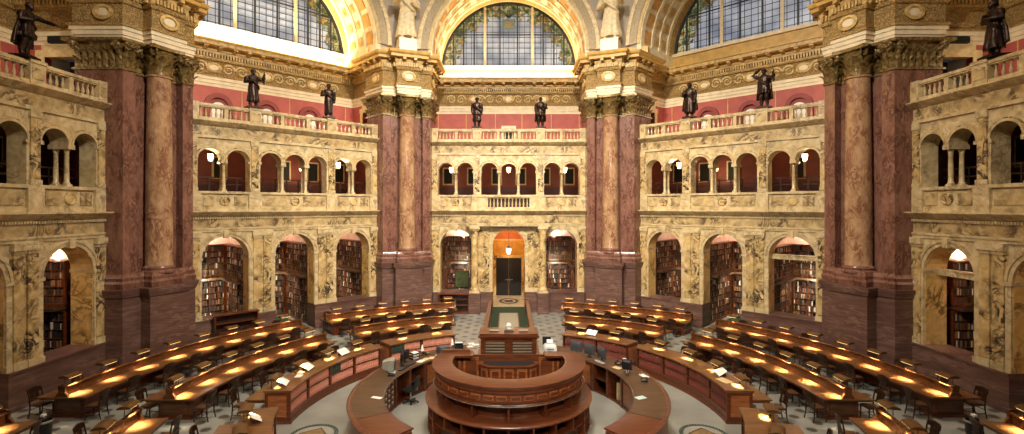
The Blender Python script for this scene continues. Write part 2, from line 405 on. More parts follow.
def make_bay(name, deg, style='side'):
    centre = style == 'centre'
    root = empty(name, bayM(deg), kind='structure')
    W = 5.3
    # ---- plinth and lower arcade
    ops_l = [(-LOW, 1.07, 4.38, 1.35), (0, 1.07, 4.38, 0), (LOW, 1.07, 4.38, 1.35)]
    p = MB()
    for a, b in ((-W, -1.07), (1.07, W)):
        p.box(a, b, -.14, .95, 0, 1.27, M['plinth']); p.box(a, b, -.18, .98, 1.27, 1.35, M['plinth'])
        p.box(a, b, -.2, .9, 0, .16, M['plinth'])
    p.build('plinth', root)
    w = MB(); w.archwall(-W, W, 0, .9, 1.35, 5.68, [(x, h, zs, max(zb, 1.35)) for x, h, zs, zb in ops_l], M['siena'], soff=M['jamb'])
    for x in (-1.725, 1.725): w.box(x-.5, x+.5, -.02, .01, 1.6, 5.45, M['siena_dark'])
    if True:
        for x, h, zs, zb in ops_l:      # golden marble jamb facings
            for s in (-1, 1): w.box(x+s*h-.012, x+s*h+.012, .02, .88, 1.36, zs, M['jamb'])
    w.build('lower_arcade', root)
    for x in (-LOW, 0, LOW):
        a = MB(); a.archring(x, 4.38, 1.06, 1.2, -.05, .05, M['siena']); a.archring(x, 4.38, 1.2, 1.3, -.09, .05, M['siena'])
        a.box(x-.12, x+.12, -.16, .02, 5.36, 5.72, M['siena'])
        for s in (-1, 1):
            a.box(x+s*1.18-.14, x+s*1.18+.14, -.1, .93, 4.27, 4.4, M['siena'])
            a.box(x+s*1.18-.1, x+s*1.18+.1, -.06, .05, 1.35, 4.27, M['siena'])
            a.box(x+s*1.18-.13, x+s*1.18+.13, -.1, .05, 1.35, 1.55, M['siena'])
        a.build('archivolt', root)
    pil = [-4.85, -1.97, -1.48, 1.48, 1.97, 4.85]
    if centre: pil = [-4.85, -1.48, 1.48, 4.85]
    for x in pil:
        q = MB(); hw = .19 if abs(x) < 4 else .24
        q.box(x-hw, x+hw, -.1, .02, 1.6, 5.3, M['siena_dark']); q.box(x-hw-.04, x+hw+.04, -.15, .02, 1.35, 1.6, M['siena'])
        q.box(x-hw-.03, x+hw+.03, -.14, .02, 5.3, 5.42, M['siena']); q.box(x-hw-.07, x+hw+.07, -.19, .02, 5.42, 5.68, M['siena'])
        q.build('pilaster', root)
    yo = 0
    if centre:
        for x in (-2.22, 2.22):
            q = MB()
            q.box(x-.36, x+.36, -.72, 0, 0, 1.28, M['plinth']); q.box(x-.4, x+.4, -.76, 0, 1.28, 1.36, M['plinth'])
            q.box(x-.33, x+.33, -.7, -.04, 1.36, 1.5, M['siena'])
            q.lathe([(.3,1.5),(.31,1.58),(.25,1.66),(.235,1.75),(.235,3.2),(.205,5.1),(.205,5.16),(.24,5.2),(.22,5.28),(.31,5.5)], 20, M['siena_dark'], (x,-.38,0))
            q.box(x-.33, x+.33, -.71, -.05, 5.5, 5.68, M['siena'])
            for s in (-1, 1): scroll(q, Trans(x+s*.24, -.62, 5.45), .11, .03, M['siena'])
            q.build('column', root)
    f = MB()
    def ent(x0, x1, dy):
        f.box(x0, x1, dy-.06, .9, 5.68, 5.8, M['siena']); f.box(x0, x1, dy-.1, .9, 5.8, 5.88, M['siena'])
        f.box(x0, x1, dy-.03, .9, 5.88, 6.4, M['siena_panel'])
        moulding_bar(f, x0, x1, dy, 6.4, 6.73, .42, M['siena'])
    ent(-W, W, 0)
    if centre: ent(-2.75, 2.75, -.55)
    d = f; n = 96
    for k in range(n):
        x = -5+10*k/(n-1); d.box(x-.03, x+.03, -.13, 0, 6.33, 6.43, M['siena'])
    f.build('lower_entablature', root)
    # ---- upper arcade
    dd = MB(); dy = -.03
    dd.box(-W, W, dy, .75, 6.73, 6.9, M['siena']); dd.box(-W, W, .02, .75, 6.9, 7.6, M['siena'])
    dd.box(-W, W, -.08, .8, 7.6, 7.72, M['siena'])
    for x in (-4.85, -2.085, 2.085, 4.85): dd.box(x-.3, x+.3, -.1, .02, 6.73, 7.66, M['siena'])
    for xa, xb in ((-4.45,-3.95), (-3.05,-2.5), (2.5,3.05), (3.95,4.45)): dd.box(xa, xb, -.02, .03, 7.0, 7.5, M['siena_panel'])
    if not centre:
        for xa, xb in ((-1.7,-.45), (.45,1.7)): dd.box(xa, xb, -.02, .03, 7.0, 7.5, M['siena_panel'])
    for x in ([-3.5, 3.5] if centre else [-3.5, 0, 3.5]):
        Mx = Trans(x, .02, 7.25) @ Matrix.Rotation(PI/2, 4, 'X')
        dd.lathe([(.24,0),(.24,.06),(.2,.08),(.17,.04),(.12,.05),(.001,.06)], 20, M['siena_dark'], M=Mx)
    if centre:
        dd.box(-2.4, -1.35, -.5, .05, 6.73, 7.6, M['siena']); dd.box(1.35, 2.4, -.5, .05, 6.73, 7.6, M['siena'])
        dd.box(-2.4, 2.4, -.52, .1, 6.73, 6.86, M['siena']); dd.box(-2.4, 2.4, -.55, .1, 7.58, 7.72, M['siena'])
        dd.box(-1.35, 1.35, -.2, .0, 6.86, 7.58, M['darkwood'])
    dd.build('dado', root)
    if centre:
        bl = empty('balcony_balustrade', bayM(deg), 'short marble balustrade panel let into the dado above the central doorway arch', 'balustrade')
        base = MB(); base.box(-1.35, 1.35, -.46, -.24, 6.861, 6.92, M['siena']); base.build('base_rail', bl)
        base = MB(); base.box(-1.35, 1.35, -.46, -.24, 7.5, 7.579, M['siena']); base.build('handrail', bl)
        me = None
        for k in range(11):
            x = -1.2+2.4*k/10
            if me is None: o = baluster_mesh(.58).build('baluster', bl); me = o.data
            else: o = bpy.data.objects.new('baluster', me); COL.objects.link(o); o.parent = bl
            o.location = (x, -.35, 6.92)
    ua = MB()
    for grp in (UP[:2], UP[2:5], UP[5:]):
        x0, x1 = grp[0]-.54, grp[-1]+.54
        N_ = 12
        # above the springing the arches run into each other
        ua.archwall(x0, x1, 0, .7, 9.31, 10.36, [(x, .54, 9.31, 9.31) for x in grp], M['siena'])
    for a, b in ((-W, UP[0]-.54), (UP[1]+.54, UP[2]-.54), (UP[4]+.54, UP[5]-.54), (UP[6]+.54, W)):
        ua.box(a, b, 0, .7, 7.72, 10.36, M['siena'])
    ua.build('upper_arcade', root)
    for x in UP:
        a = MB(); a.archring(x, 9.31, .535, .62, -.05, .03, M['siena'], n=16); a.archring(x, 9.31, .62, .68, -.02, .03, M['siena_dark'], n=16)
        a.build('archivolt', root)
    for i in (0, 2, 3, 5):
        x = (UP[i]+UP[i+1])/2; c = MB()
        for y in (.14, .56):
            c.box(x-.12, x+.12, y-.12, y+.12, 7.72, 7.8, M['siena'])
            c.lathe([(.11,7.8),(.12,7.84),(.085,7.9),(.082,8.3),(.075,8.98),(.09,9.0),(.08,9.04),(.12,9.14)], 12, M['siena'], (x, y, 0))
        c.box(x-.14, x+.14, -.06, .74, 9.14, 9.31, M['siena'])
        c.build('colonnette_pair', root)
    for x in (-4.9, -2.085, 2.085, 4.9):
        q = MB(); hw = .17
        q.box(x-hw, x+hw, -.07, .02, 7.9, 10.1, M['siena_dark']); q.box(x-hw-.05, x+hw+.05, -.1, .02, 7.72, 7.9, M['siena'])
        q.box(x-hw-.04, x+hw+.04, -.1, .02, 10.1, 10.36, M['siena'])
        for s in (-1, 1): q.box(x+s*.27-.06, x+s*.27+.06, -.05, .02, 9.18, 9.31, M['siena']) if abs(x) < 4 else None
        q.build('pilaster', root)
    uf = MB()
    uf.box(-W, W, -.08, .7, 10.36, 10.5, M['siena']); uf.box(-W, W, -.03, .7, 10.5, 10.98, M['siena_panel'])
    moulding_bar(uf, -W, W, 0, 10.94, 11.22, .36, M['siena'])
    uf.build('upper_entablature', root)
    t = MB(); t.box(-6.3, 6.3, .35, DEL, 11.0, 11.2, M['cream']); t.build('terrace_floor', root)
    # ---- gallery behind the upper arches
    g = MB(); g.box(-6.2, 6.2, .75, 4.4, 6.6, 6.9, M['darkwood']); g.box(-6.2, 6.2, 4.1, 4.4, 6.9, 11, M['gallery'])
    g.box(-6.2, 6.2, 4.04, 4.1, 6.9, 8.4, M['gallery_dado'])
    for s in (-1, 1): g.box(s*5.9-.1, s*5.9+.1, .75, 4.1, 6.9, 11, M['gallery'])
    g.build('gallery_wall', root)
    for k in range(6):
        x = -4.5+1.8*k; q = MB()
        q.box(x-.4, x+.4, 4.02, 4.1, 8.55, 9.85, M['cream']); q.box(x-.3, x+.3, 3.99, 4.03, 8.65, 9.75, M['dark'])
        q.build('gallery_frame', root)
    if not centre:
        q = MB()
        for z in (8.45, 8.1): q.box(-5.2, 5.2, 1.2, 1.26, z, z+.06, M['darkwood'])
        for k in range(17): q.box(-5.2+k*.65-.03, -5.2+k*.65+.03, 1.2, 1.26, 6.9, 8.45, M['darkwood'])
        q.build('gallery_guard_rail', root)
    # ---- terrace wall, entablature and lunette
    rw = MB()
    rw.box(-6.3, 6.3, DEL, DEL+.3, 11.2, 13.93, M['redwall'])
    for x in (-5.2,-3.95,-1.4,1.4,3.95,5.2) if not centre else (-5.3,-3.2,-1.0,1.0,3.2,5.3):
        rw.box(x-.025, x+.025, DEL-.02, DEL, 11.2, 13.93, M['stone_gilt'])
    rw.build('terrace_wall', root)
    if centre:
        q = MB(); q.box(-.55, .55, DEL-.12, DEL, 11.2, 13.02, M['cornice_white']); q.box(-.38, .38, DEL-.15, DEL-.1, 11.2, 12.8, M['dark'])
        q.build('terrace_door', root)
    else:
        for x in (-2.67, 0, 2.67):
            q = MB(); q.archring(x, 12.82, .48, .74, DEL-.2, DEL, M['redniche'], n=16)
            for s in (-1, 1): q.box(x+s*.61-.13, x+s*.61+.13, DEL-.2, DEL, 11.2, 12.82, M['redniche'])
            pts = [(x+.38*math.cos(PI*i/12), DEL-.1, 12.66+.38*math.sin(PI*i/12)) for i in range(13)]
            q.box(x-.5, x+.5, DEL-.05, DEL-.01, 11.2, 13.2, M['redniche'])
            q.poly(pts + [(x-.38, DEL-.1, 11.2), (x+.38, DEL-.1, 11.2)], M['white'])
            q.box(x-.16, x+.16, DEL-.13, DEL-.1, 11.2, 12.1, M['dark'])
            q.build('terrace_niche', root)
    for s in (-1, 1):               # the return of the recess, with a doorway through the pier
        q = MB(); x0, x1 = (5.83, 6.3)
        a, b = sorted((s*x0, s*x1)); q.box(a, b, .9, 1.55, 11.2, 13.93, M['redwall']); q.box(a, b, 3.35, DEL, 11.2, 13.93, M['redwall'])
        q.box(a, b, 1.55, 3.35, 13.45, 13.93, M['cream'])
        a, b = sorted((s*5.78, s*5.83))
        for y in (1.5, 3.2): q.box(a, b, y, y+.28, 11.2, 13.4, M['cream'])
        q.box(a, b, 1.4, 3.58, 13.4, 13.7, M['cream'])
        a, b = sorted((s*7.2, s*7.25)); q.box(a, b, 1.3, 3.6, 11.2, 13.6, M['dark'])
        a, b = sorted((s*6.3, s*7.2)); q.box(a, b, 3.35, 3.4, 11.2, 13.6, M['lilac'])
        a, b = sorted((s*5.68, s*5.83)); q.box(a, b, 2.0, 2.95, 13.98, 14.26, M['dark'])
        q.build('recess_return', root)
    e = MB()
    def entab(box, mould):
        box(0.0, 13.93, 14.1, M['cornice_white']); box(-.06, 14.1, 14.3, M['cornice_white']); box(-.12, 14.3, 14.5, M['cornice_white'])
        box(-.18, 14.5, 14.58, M['gilt_dark']); box(-.03, 14.58, 15.45, M['gilt']); box(-.14, 15.42, 15.52, M['gilt_dark'])
        box(-.14, 15.52, 15.6, M['cornice']); box(-.2, 15.82, 15.95, M['cornice'])
        box(-.26, 15.95, 16.16, M['stone_gilt']); box(-.72, 16.16, 16.38, M['cornice']); box(-.8, 16.38, 16.5, M['stone_gilt'])
    entab(lambda o, z0, z1, m: e.box(-5.83, 5.83, DEL+o, DEL+.3, z0, z1, m), None)
    for s in (-1, 1):
        def bx(o, z0, z1, m):
            a, b = sorted((s*(5.83+o), s*6.2)); e.box(a, b, .6, DEL, z0, z1, m)
        entab(bx, None)
    dn = e
    for k in range(72):
        x = -5.4+10.8*k/71; dn.box(x-.045, x+.045, DEL-.24, DEL-.1, 15.58, 15.84, M['cornice'])
    for s in (-1, 1):
        for k in range(22):
            y = .9+3.4*k/21; a, b = sorted((s*5.55, s*5.72)); dn.box(a, b, y-.045, y+.045, 15.58, 15.84, M['cornice'])
    md = e
    for k in range(14):
        x = -4.94+9.88*k/13; md.bar(x-.11, x+.11, [(DEL-.2,15.98),(DEL-.5,16.02),(DEL-.66,16.06),(DEL-.66,16.16),(DEL-.2,16.16)], M['cornice'])
    for s in (-1, 1):
        for k in range(5):
            y = 1.0+.72*k; a, b = sorted((s*5.25, s*5.66)); md.box(a, b, y-.1, y+.1, 15.98, 16.16, M['cornice'])
    e.build('entablature', root)
    for x in ((-2.9, 0, 2.9) if not centre else (-2.6, 0, 2.6)):
        q = MB(); Mx = Trans(x, DEL-.04, 15.02) @ Matrix.Rotation(PI/2, 4, 'X')
        q.lathe([(.34,0),(.36,.07),(.24,.09),(.22,.05)], 20, M['cornice'], M=Mx, sx=1.15, sy=.8)
        q.lathe([(.23,.0),(.2,.06),(.001,.075)], 20, M['cornice_white'], M=Mx, sx=1.15, sy=.8)
        q.build('frieze_cartouche', root)
    sc = MB()
    for s in (-1, 1):
        for k in range(6):
            x = s*(.7+.72*k)
            if min(abs(abs(x)-2.9), abs(x)) < .5: continue
            scroll(sc, Trans(x, DEL-.06, 15.0) @ Matrix.Scale(s if k % 2 else -s, 4, (1,0,0)), .34, .065, M['cream'])
    sc.build('frieze_scroll', root)
    # sill, ochre band and coffered arch
    s_ = MB()
    s_.box(-5.05, 5.05, DEL-.12, DEL+.3, 16.5, 17.3, M['stone_gilt']); s_.box(-5.05, 5.05, DEL-.25, DEL+.2, 17.28, 17.5, M['cornice_white'])
    s_.build('window_sill_band', root)
    br = MB(); r0 = 5.04; NA = 15
    br.archring(0, ZC, r0+.08, r0+.5, 0, DEL+.2, M['soffit'], n=40)
    for ya, yb, m in ((DEL-.22,DEL+.2,'cream'), (DEL-.75,DEL-.22,'rosette'), (DEL-1.05,DEL-.75,'soffit'), (2.35,2.55,'soffit'), (1.35,1.6,'soffit'), (0,.4,'soffit')):
        br.archring(0, ZC, r0, r0+.3, ya, yb, M[m], n=40)
    for k in range(NA):
        a = PI*(k+.5)/NA; Mx = Trans(0, 0, ZC) @ Matrix.Rotation(-a, 4, 'Y')
        for y in (2.95, 1.98):
            br.mbox(Mx, r0+.03, r0+.2, y-.3, y+.3, -.3, .3, M['cream']); br.mbox(Mx, r0+.0, r0+.2, y-.2, y+.2, -.2, .2, M['rosette'])
        br.mbox(Mx, r0+.03, r0+.2, .55, 1.25, -.4, .4, M['coffer'])
    for s in (-1, 1):
        a, b = sorted((s*r0, s*(r0+.3))); br.box(a, b, 0, DEL, 16.5, ZC, M['soffit'])
    br.build('coffered_arch', root)
    fr = MB(); Wd = 7.0
    fr.archwall(-Wd, Wd, 0, .3, 16.5, 24.6, [(0, 5.3, ZC, 16.5)], M['lilac'])
    fr.build('spandrel', root)
    av = MB(); av.archring(0, ZC, 5.1, 5.3, -.08, .2, M['cream'], n=40); av.archring(0, ZC, 5.3, 5.75, -.14, .2, M['arch_gray'], n=40)
    av.archring(0, ZC, 5.75, 6.0, -.24, .2, M['plaster'], n=40); av.archring(0, ZC, 6.0, 6.1, -.14, .2, M['stone_gilt'], n=40)
    av.build('lunette_archivolt', root)
    return root

def make_window(name, deg):
    Wm = bayM(deg) @ Trans(0, DEL, ZC)
    g = MB(); r = 4.97
    pts = [(r*math.cos(PI*i/40), .08, r*math.sin(PI*i/40)) for i in range(41)]
    g.poly(pts, M['glass']); g.poly([(x, .11, z) for x, y, z in pts][::-1], M['glass'])
    root = empty(name, Wm, kind='structure')
    g.build('window_glass', root, norm=False)
    f = MB()
    for x in (-1.78, 1.78): f.box(x-.09, x+.09, -.06, .1, 0, math.sqrt(r*r-x*x), M['mullion'])
    f.archring(0, 0, r-.09, r+.1, -.05, .12, M['lead'], n=40)
    f.build('mullion', root)
    b = MB()
    for x in (-4.15,-3.4,-2.6,-.66,.66,2.6,3.4,4.15): b.box(x-.05, x+.05, -.02, .1, 0, math.sqrt(r*r-x*x)-.04, M['lead'])
    for z in (2.6,): 
        h = math.sqrt(r*r-z*z); b.box(-h, h, -.01, .1, z-.03, z+.03, M['lead'])
    b.build('iron_bar', root)
    l = MB(); x = -4.8
    while x < 4.85:
        l.box(x-.016, x+.016, .05, .1, 0, math.sqrt(max(.01, r*r-x*x)), M['lead']); x += .4
    z = .4
    while z < 4.9:
        h = math.sqrt(r*r-z*z); l.box(-h, h, .05, .1, z-.016, z+.016, M['lead']); z += .4
    l.build('lead_grid', root)
    # border emblem and wreath panels in the upper lights
    w = MB(); rr = random.Random(3)
    for a in (14, 31, 48, 64, 80, 100, 116, 132, 149, 166):
        cx, cz = 4.2*math.cos(R(a)), 4.2*math.sin(R(a))
        for j in range(11):
            t = 2*PI*j/11+rr.random(); q = rr.uniform(.16, .36); L = rr.uniform(.1, .19)
            Mx = Trans(cx+q*math.cos(t), rr.uniform(.0,.03), cz+q*math.sin(t)) @ Matrix.Rotation(-t, 4, 'Y')
            w.mbox(Mx @ Matrix.Rotation(PI/4, 4, 'Y'), -L*.6, L*.6, 0, .025, -L*.6, L*.6, M[rr.choice(['olive','olive','amber','teal'])])
        w.mbox(Trans(cx, 0, cz) @ Matrix.Rotation(PI/4, 4, 'Y'), -.12, .12, 0, .03, -.12, .12, M['amber'])
    w.box(-.48, .48, .0, .05, 3.0, 3.75, M['teal']); w.box(-.3, .3, -.01, .05, 3.15, 3.6, M['amber'])
    for k in (-1, 1):
        for j in range(5): w.mbox(Trans(k*(.15+.13*j), 0, 4.1+.07*j) @ Matrix.Rotation(k*.5, 4, 'Y'), -.05, .05, 0, .04, -.22, .22, M['olive'])
    w.box(-.14, .14, 0, .04, 3.85, 4.45, M['olive'])
    w.build('stained_wreath', root)
    return root

wall_far = make_bay('wall_far', 0, 'centre')
wall_fl = make_bay('wall_far_left', 45)
def dup_tree(o, name, deg):
    r = copy_tree(o, bayM(deg)); r.name = name; return r
dup_tree(wall_fl, 'wall_far_right', -45)
dup_tree(wall_fl, 'wall_left', 90)
dup_tree(wall_fl, 'wall_right', -90)
dup_tree(wall_fl, 'wall_near_left', 135)
dup_tree(wall_fl, 'wall_near_right', -135)
dup_tree(wall_fl, 'wall_near', 180)
for i, d in enumerate((0, 45, -45, 90, -90)): make_window('window_%d' % (i+1), d)
for wn, x in (('wall_far_right', LOW), ('wall_right', -LOW)):     # a beam across the arch at the springing
    q = MB(); q.box(x-1.07, x+1.07, .45, .7, 4.2, 4.4, M['siena']); q.box(x-1.07, x+1.07, .42, .73, 4.4, 4.45, M['siena']); q.build('transom_beam', bpy.data.objects[wn])
fl = MB(); fl.prism([(24*math.cos(2*PI*i/48), RC.y+24*math.sin(2*PI*i/48)) for i in range(48)], -.2, 0, M['floor'])
fl.build('floor', None, kind='structure')
dm = MB(); prof = [(18.6, 24.5)] + [(18.6*math.cos(R(a)), 24.6+14*math.sin(R(a))) for a in range(0, 88, 6)] + [(.3, 38.8)]
dm.lathe(prof, 48, M['cream'], (RC.x, RC.y, 0), close=False); dm.build('ceiling', None, kind='structure')
# floor medallions, inlaid
for i, (x, y) in enumerate(((-5.95, 14.75), (5.95, 14.75))):
    q = MB(); Mx = Trans(x, y, 0)
    q.lathe([(.56,.0),(.56,.003),(.001,.003)], 32, M['beige'], M=Mx)
    q.mbox(Mx @ RotZ(.6), -.3, .3, -.3, .3, .0, .006, M['tan_inlay']); q.mbox(Mx @ RotZ(.6), -.34, .34, -.34, .34, .0, .005, M['darkwood'])
    for k in range(44):
        a = 2*PI*k/44
        for rr_, tl in ((.7, .5), (.64, -.5)): q.mbox(Mx @ Trans(rr_*math.cos(a), rr_*math.sin(a), 0) @ RotZ(a+PI/2+tl), -.055, .055, -.02, .02, 0, .006, M['greenbook'])
    q.build('trim_%d' % (i+1), None, kind='structure')

# ------------------------------------------------------------------ clustered piers
BODY = [(2.25,-.37),(1.484,1.48),(1.0,1.48),(1.0,1.02),(-1.0,1.02),(-1.0,1.48),(-1.484,1.48),(-2.25,-.37)]
def block(h, n): return [(2.25,-.37),(1.484,1.48),(h+.02,1.48),(h,n),(-h,n),(-h-.02,1.48),(-1.484,1.48),(-2.25,-.37)]
def flip(poly): return [(x, -y) for x, y in poly][::-1]
CN = 1.42; CR = .525
def make_pier():
    root = empty('clustered_pier')
    p = MB(); B = flip(block(.74, 2.08))
    p.loft(B, [(.16,0),(.16,.25),(.1,.3),(.08,2.95),(.08,3.1),(.14,3.16),(.14,3.22),(.22,3.36),(.22,3.49)], M['plinth'])
    p.build('pedestal', root)
    b = MB(); B2 = flip(block(.62, 1.98))
    b.loft(B2, [(.08,3.49),(.1,3.6),(.12,3.72),(.06,3.82),(.08,3.95),(.02,4.05),(.0,4.12)], M['red_marble'])
    b.lathe([(.68,4.02),(.7,4.08),(.68,4.14),(.6,4.18),(.62,4.26),(.6,4.3),(.535,4.36)], 32, M['red_marble'], (0,-CN,0))
    b.build('base_moulding', root)
    s = MB(); s.loft(flip(BODY), [(0,4.0),(0,12.7)], M['red_marble']); s.build('pier_shaft', root)
    c = MB(); prof = [(CR+.04,4.3),(CR,4.4)] + [(CR-.075*(k/10)**1.8, 4.4+8.2*k/10) for k in range(1, 11)] + [(CR-.02,12.62),(CR-.02,12.7)]
    c.lathe(prof, 36, M['col_marble'], (0,-CN,0)); c.build('column_shaft', root)
    k = MB(); cm = M['cap']
    k.lathe([(.47,12.66),(.5,12.7),(.46,12.74),(.46,13.2),(.52,13.5),(.62,13.72)], 24, cm, (0,-CN,0))
    for tier, (z, h, o, ph) in enumerate(((12.74,.46,.2,0), (12.9,.62,.26,.5))):
        for j in range(8):
            a = 2*PI*(j+ph)/8
            leaf(k, Trans(0,-CN,z) @ RotZ(a) @ Trans(0,-.47,0), .34, h, o*1.3, cm)
    for j in range(4):
        a = PI/4+PI/2*j
        for sg in (-1, 1):
            scroll(k, Trans(0,-CN,13.62) @ RotZ(a) @ Trans(sg*.06,-.72,0) @ RotZ(PI/2+sg*.5), .17, .05, cm)
    ab = []
    for j in range(4):
        for t in (-.9,-.45,0,.45,.9):
            a = PI/2*j; rr = .6+.14*(t/.9)**2
            ab.append((math.cos(a)*rr - math.sin(a)*t*.72, -CN+math.sin(a)*rr + math.cos(a)*t*.72))
    k.prism(ab, 13.78, 13.93, cm); k.build('column_capital', root)
    q = MB(); fb = flip(BODY)
    q.loft(fb, [(.0,12.62),(.06,12.66),(.06,12.72),(.02,12.76)], cm, cap=False)
    q.loft(fb, [(.0,12.76),(.0,13.4),(.06,13.62),(.1,13.78)], cm); q.loft(fb, [(.2,13.78),(.25,13.82),(.25,13.93)], cm)
    for i in range(len(fb)):
        a = Vector(fb[i]); b2 = Vector(fb[(i+1) % len(fb)]); L = (b2-a).length
        if i == len(fb)-1 or (a.y > .2 and b2.y > .2): continue
        d = (b2-a)/L; nrm = Vector((d.y, -d.x)); nn = max(1, round(L/.27))
        for j in range(nn):
            pt = a+d*L*(j+.5)/nn; ang = math.atan2(d.y, d.x)
            leaf(q, Trans(pt.x+nrm.x*.03, pt.y+nrm.y*.03, 12.76) @ RotZ(ang), .25, .46, .22, cm)
            leaf(q, Trans(pt.x+nrm.x*.03, pt.y+nrm.y*.03, 13.0) @ RotZ(ang), .22, .62, .3, cm)
        if L > .35:
            for pt, sg in ((a+d*.1, 1), (b2-d*.1, -1)):
                scroll(q, Trans(pt.x+nrm.x*.22, pt.y+nrm.y*.22, 13.6) @ RotZ(ang) @ Matrix.Scale(sg, 4, (1,0,0)), .19, .06, cm)
    q.build('pilaster_capital', root)
    e = MB(); E_ = flip(block(.66, 2.02))
    e.loft(E_, [(.02,13.93),(.02,14.08),(.06,14.1),(.06,14.28),(.11,14.3),(.11,14.46)], M['cornice_white'])
    e.loft(E_, [(.16,14.46),(.16,14.56),(.06,14.6)], M['gilt_dark']); e.loft(E_, [(.05,14.58),(.05,15.44)], M['gilt'])
    e.loft(E_, [(.1,15.4),(.16,15.5),(.16,15.6)], M['gilt_dark']); e.loft(E_, [(.14,15.58),(.16,15.86),(.22,15.98),(.26,16.1)], M['cornice'])
    e.loft(E_, [(.5,16.1),(.5,16.26),(.54,16.28),(.6,16.38),(.62,16.5)], M['stone_gilt'])
    dn = e; mo = e
    for i in range(len(E_)):
        a = Vector(E_[i]); b2 = Vector(E_[(i+1) % len(E_)]); L = (b2-a).length
        if i == len(E_)-1 or L < .2 or (a.y > .2 and b2.y > .2): continue
        d = (b2-a)/L; ang = math.atan2(d.y, d.x); Mx = Trans(a.x, a.y, 0) @ RotZ(ang); nn = max(2, round(L/.15))
        for j in range(nn):
            x = L*(j+.5)/nn; dn.mbox(Mx, x-.045, x+.045, -.26, 0, 15.6, 15.84, M['cornice'])
        nm = max(1, round(L/.6))
        for j in range(nm):
            x = L*(j+.5)/nm; mo.mbox(Mx, x-.1, x+.1, -.48, 0, 15.96, 16.1, M['cornice'])
        if L > 1.2:
            Mc = Mx @ Trans(L/2 if i != 0 and i != len(E_)-2 else (L-.75 if i == 0 else .75), -.05, 15.02) @ Matrix.Rotation(PI/2, 4, 'X')
            ct = MB(); ct.lathe([(.36,0),(.38,.08),(.25,.1),(.24,.05)], 20, M['cornice'], M=Mc, sx=1.1, sy=.85)
            ct.lathe([(.25,.0),(.22,.06),(.001,.08)], 20, M['cornice_white'], M=Mc, sx=1.1, sy=.75); ct.build('cartouche', root)
    e.build('entablature', root)
    w = MB(); w.box(-.55, .55, -1.9, -.6, 16.5, 17.45, M['white']); w.box(-2.2, 2.2, -.6, .5, 16.5, 17.1, M['coffer'])
    w.build('statue_block', root)
    return root
PV = APO/math.cos(R(22.5))
pier0 = make_pier()
pl = {22.5: 'clustered red marble pier with a tan column just left of the far central bay', -22.5: 'clustered red marble pier with a tan column just right of the far central bay',
      67.5: 'clustered red marble pier with a tan column near the left edge, beside the left wall', -67.5: 'clustered red marble pier with a tan column near the right edge, beside the right wall',
      112.5: 'clustered marble pier beside the viewer on the left, out of the picture', -112.5: 'clustered marble pier beside the viewer on the right, out of the picture'}
for i, (a, lb) in enumerate(pl.items()):
    Mp = Trans(RC.x, RC.y, 0) @ RotZ(R(a)) @ Trans(0, PV, 0)
    if i == 0: pier0.matrix_basis = Mp; tag(pier0, lb, 'pier')
    else: copy_tree(pier0, Mp, lb, 'pier')

# ------------------------------------------------------------------ balustrades on the terraces
def make_balustrade(deg, lb):
    root = empty('terrace_balustrade', bayM(deg), lb, 'balustrade', None)
    posts = [-4.85, -2.08, 2.08, 4.85]; half = [-3.45, -.7, .7, 3.45]
    b = MB(); b.box(-5.04, 5.04, -.12, .2, 11.22, 11.39, M['siena']); b.build('base_rail', root)
    b = MB(); b.box(-5.04, 5.04, -.13, .21, 11.93, 12.06, M['siena']); b.box(-5.04, 5.04, -.09, .17, 11.88, 11.93, M['siena']); b.build('handrail', root)
    for x in posts:
        h = .28 if abs(x) < 3 else .19
        b = MB(); b.box(x-h, x+h, -.16, .24, 11.225, 12.1, M['siena']); b.box(x-h+.06, x+h-.06, -.18, .1, 11.45, 11.85, M['siena_panel'])
        if h > .2: b.box(x-h-.03, x+h+.03, -.2, .28, 12.0, 12.12, M['siena'])
        b.build('post', root)
    for x in half:
        b = MB(); b.box(x-.09, x+.09, -.1, .18, 11.39, 11.88, M['siena']); b.build('half_post', root)
    me = None
    blk = sorted([(x, .28 if abs(x) < 3 else .19) for x in posts]+[(x, .09) for x in half])
    for (xa, ha), (xb, hb) in zip(blk, blk[1:]):
        L = (xb-hb)-(xa+ha); n = max(1, int(L/.215))
        for k in range(n):
            x = xa+ha+L*(k+.5)/n
            if me is None: o = baluster_mesh(.49).build('baluster', root); me = o.data
            else: o = bpy.data.objects.new('baluster', me); COL.objects.link(o); o.parent = root
            o.location = (x, .04, 11.39)
    return root
bal = make_balustrade(0, 'marble terrace balustrade across the far central bay under two bronze statues')
for d, lb in ((45, 'marble terrace balustrade on the far left bay, right of the left edge pier'), (-45, 'marble terrace balustrade on the far right bay, left of the right edge pier'),
              (90, 'marble terrace balustrade on the left wall, cut by the left picture edge'), (-90, 'marble terrace balustrade on the right wall, cut by the right picture edge')):
    copy_tree(bal, bayM(d), lb, 'balustrade')
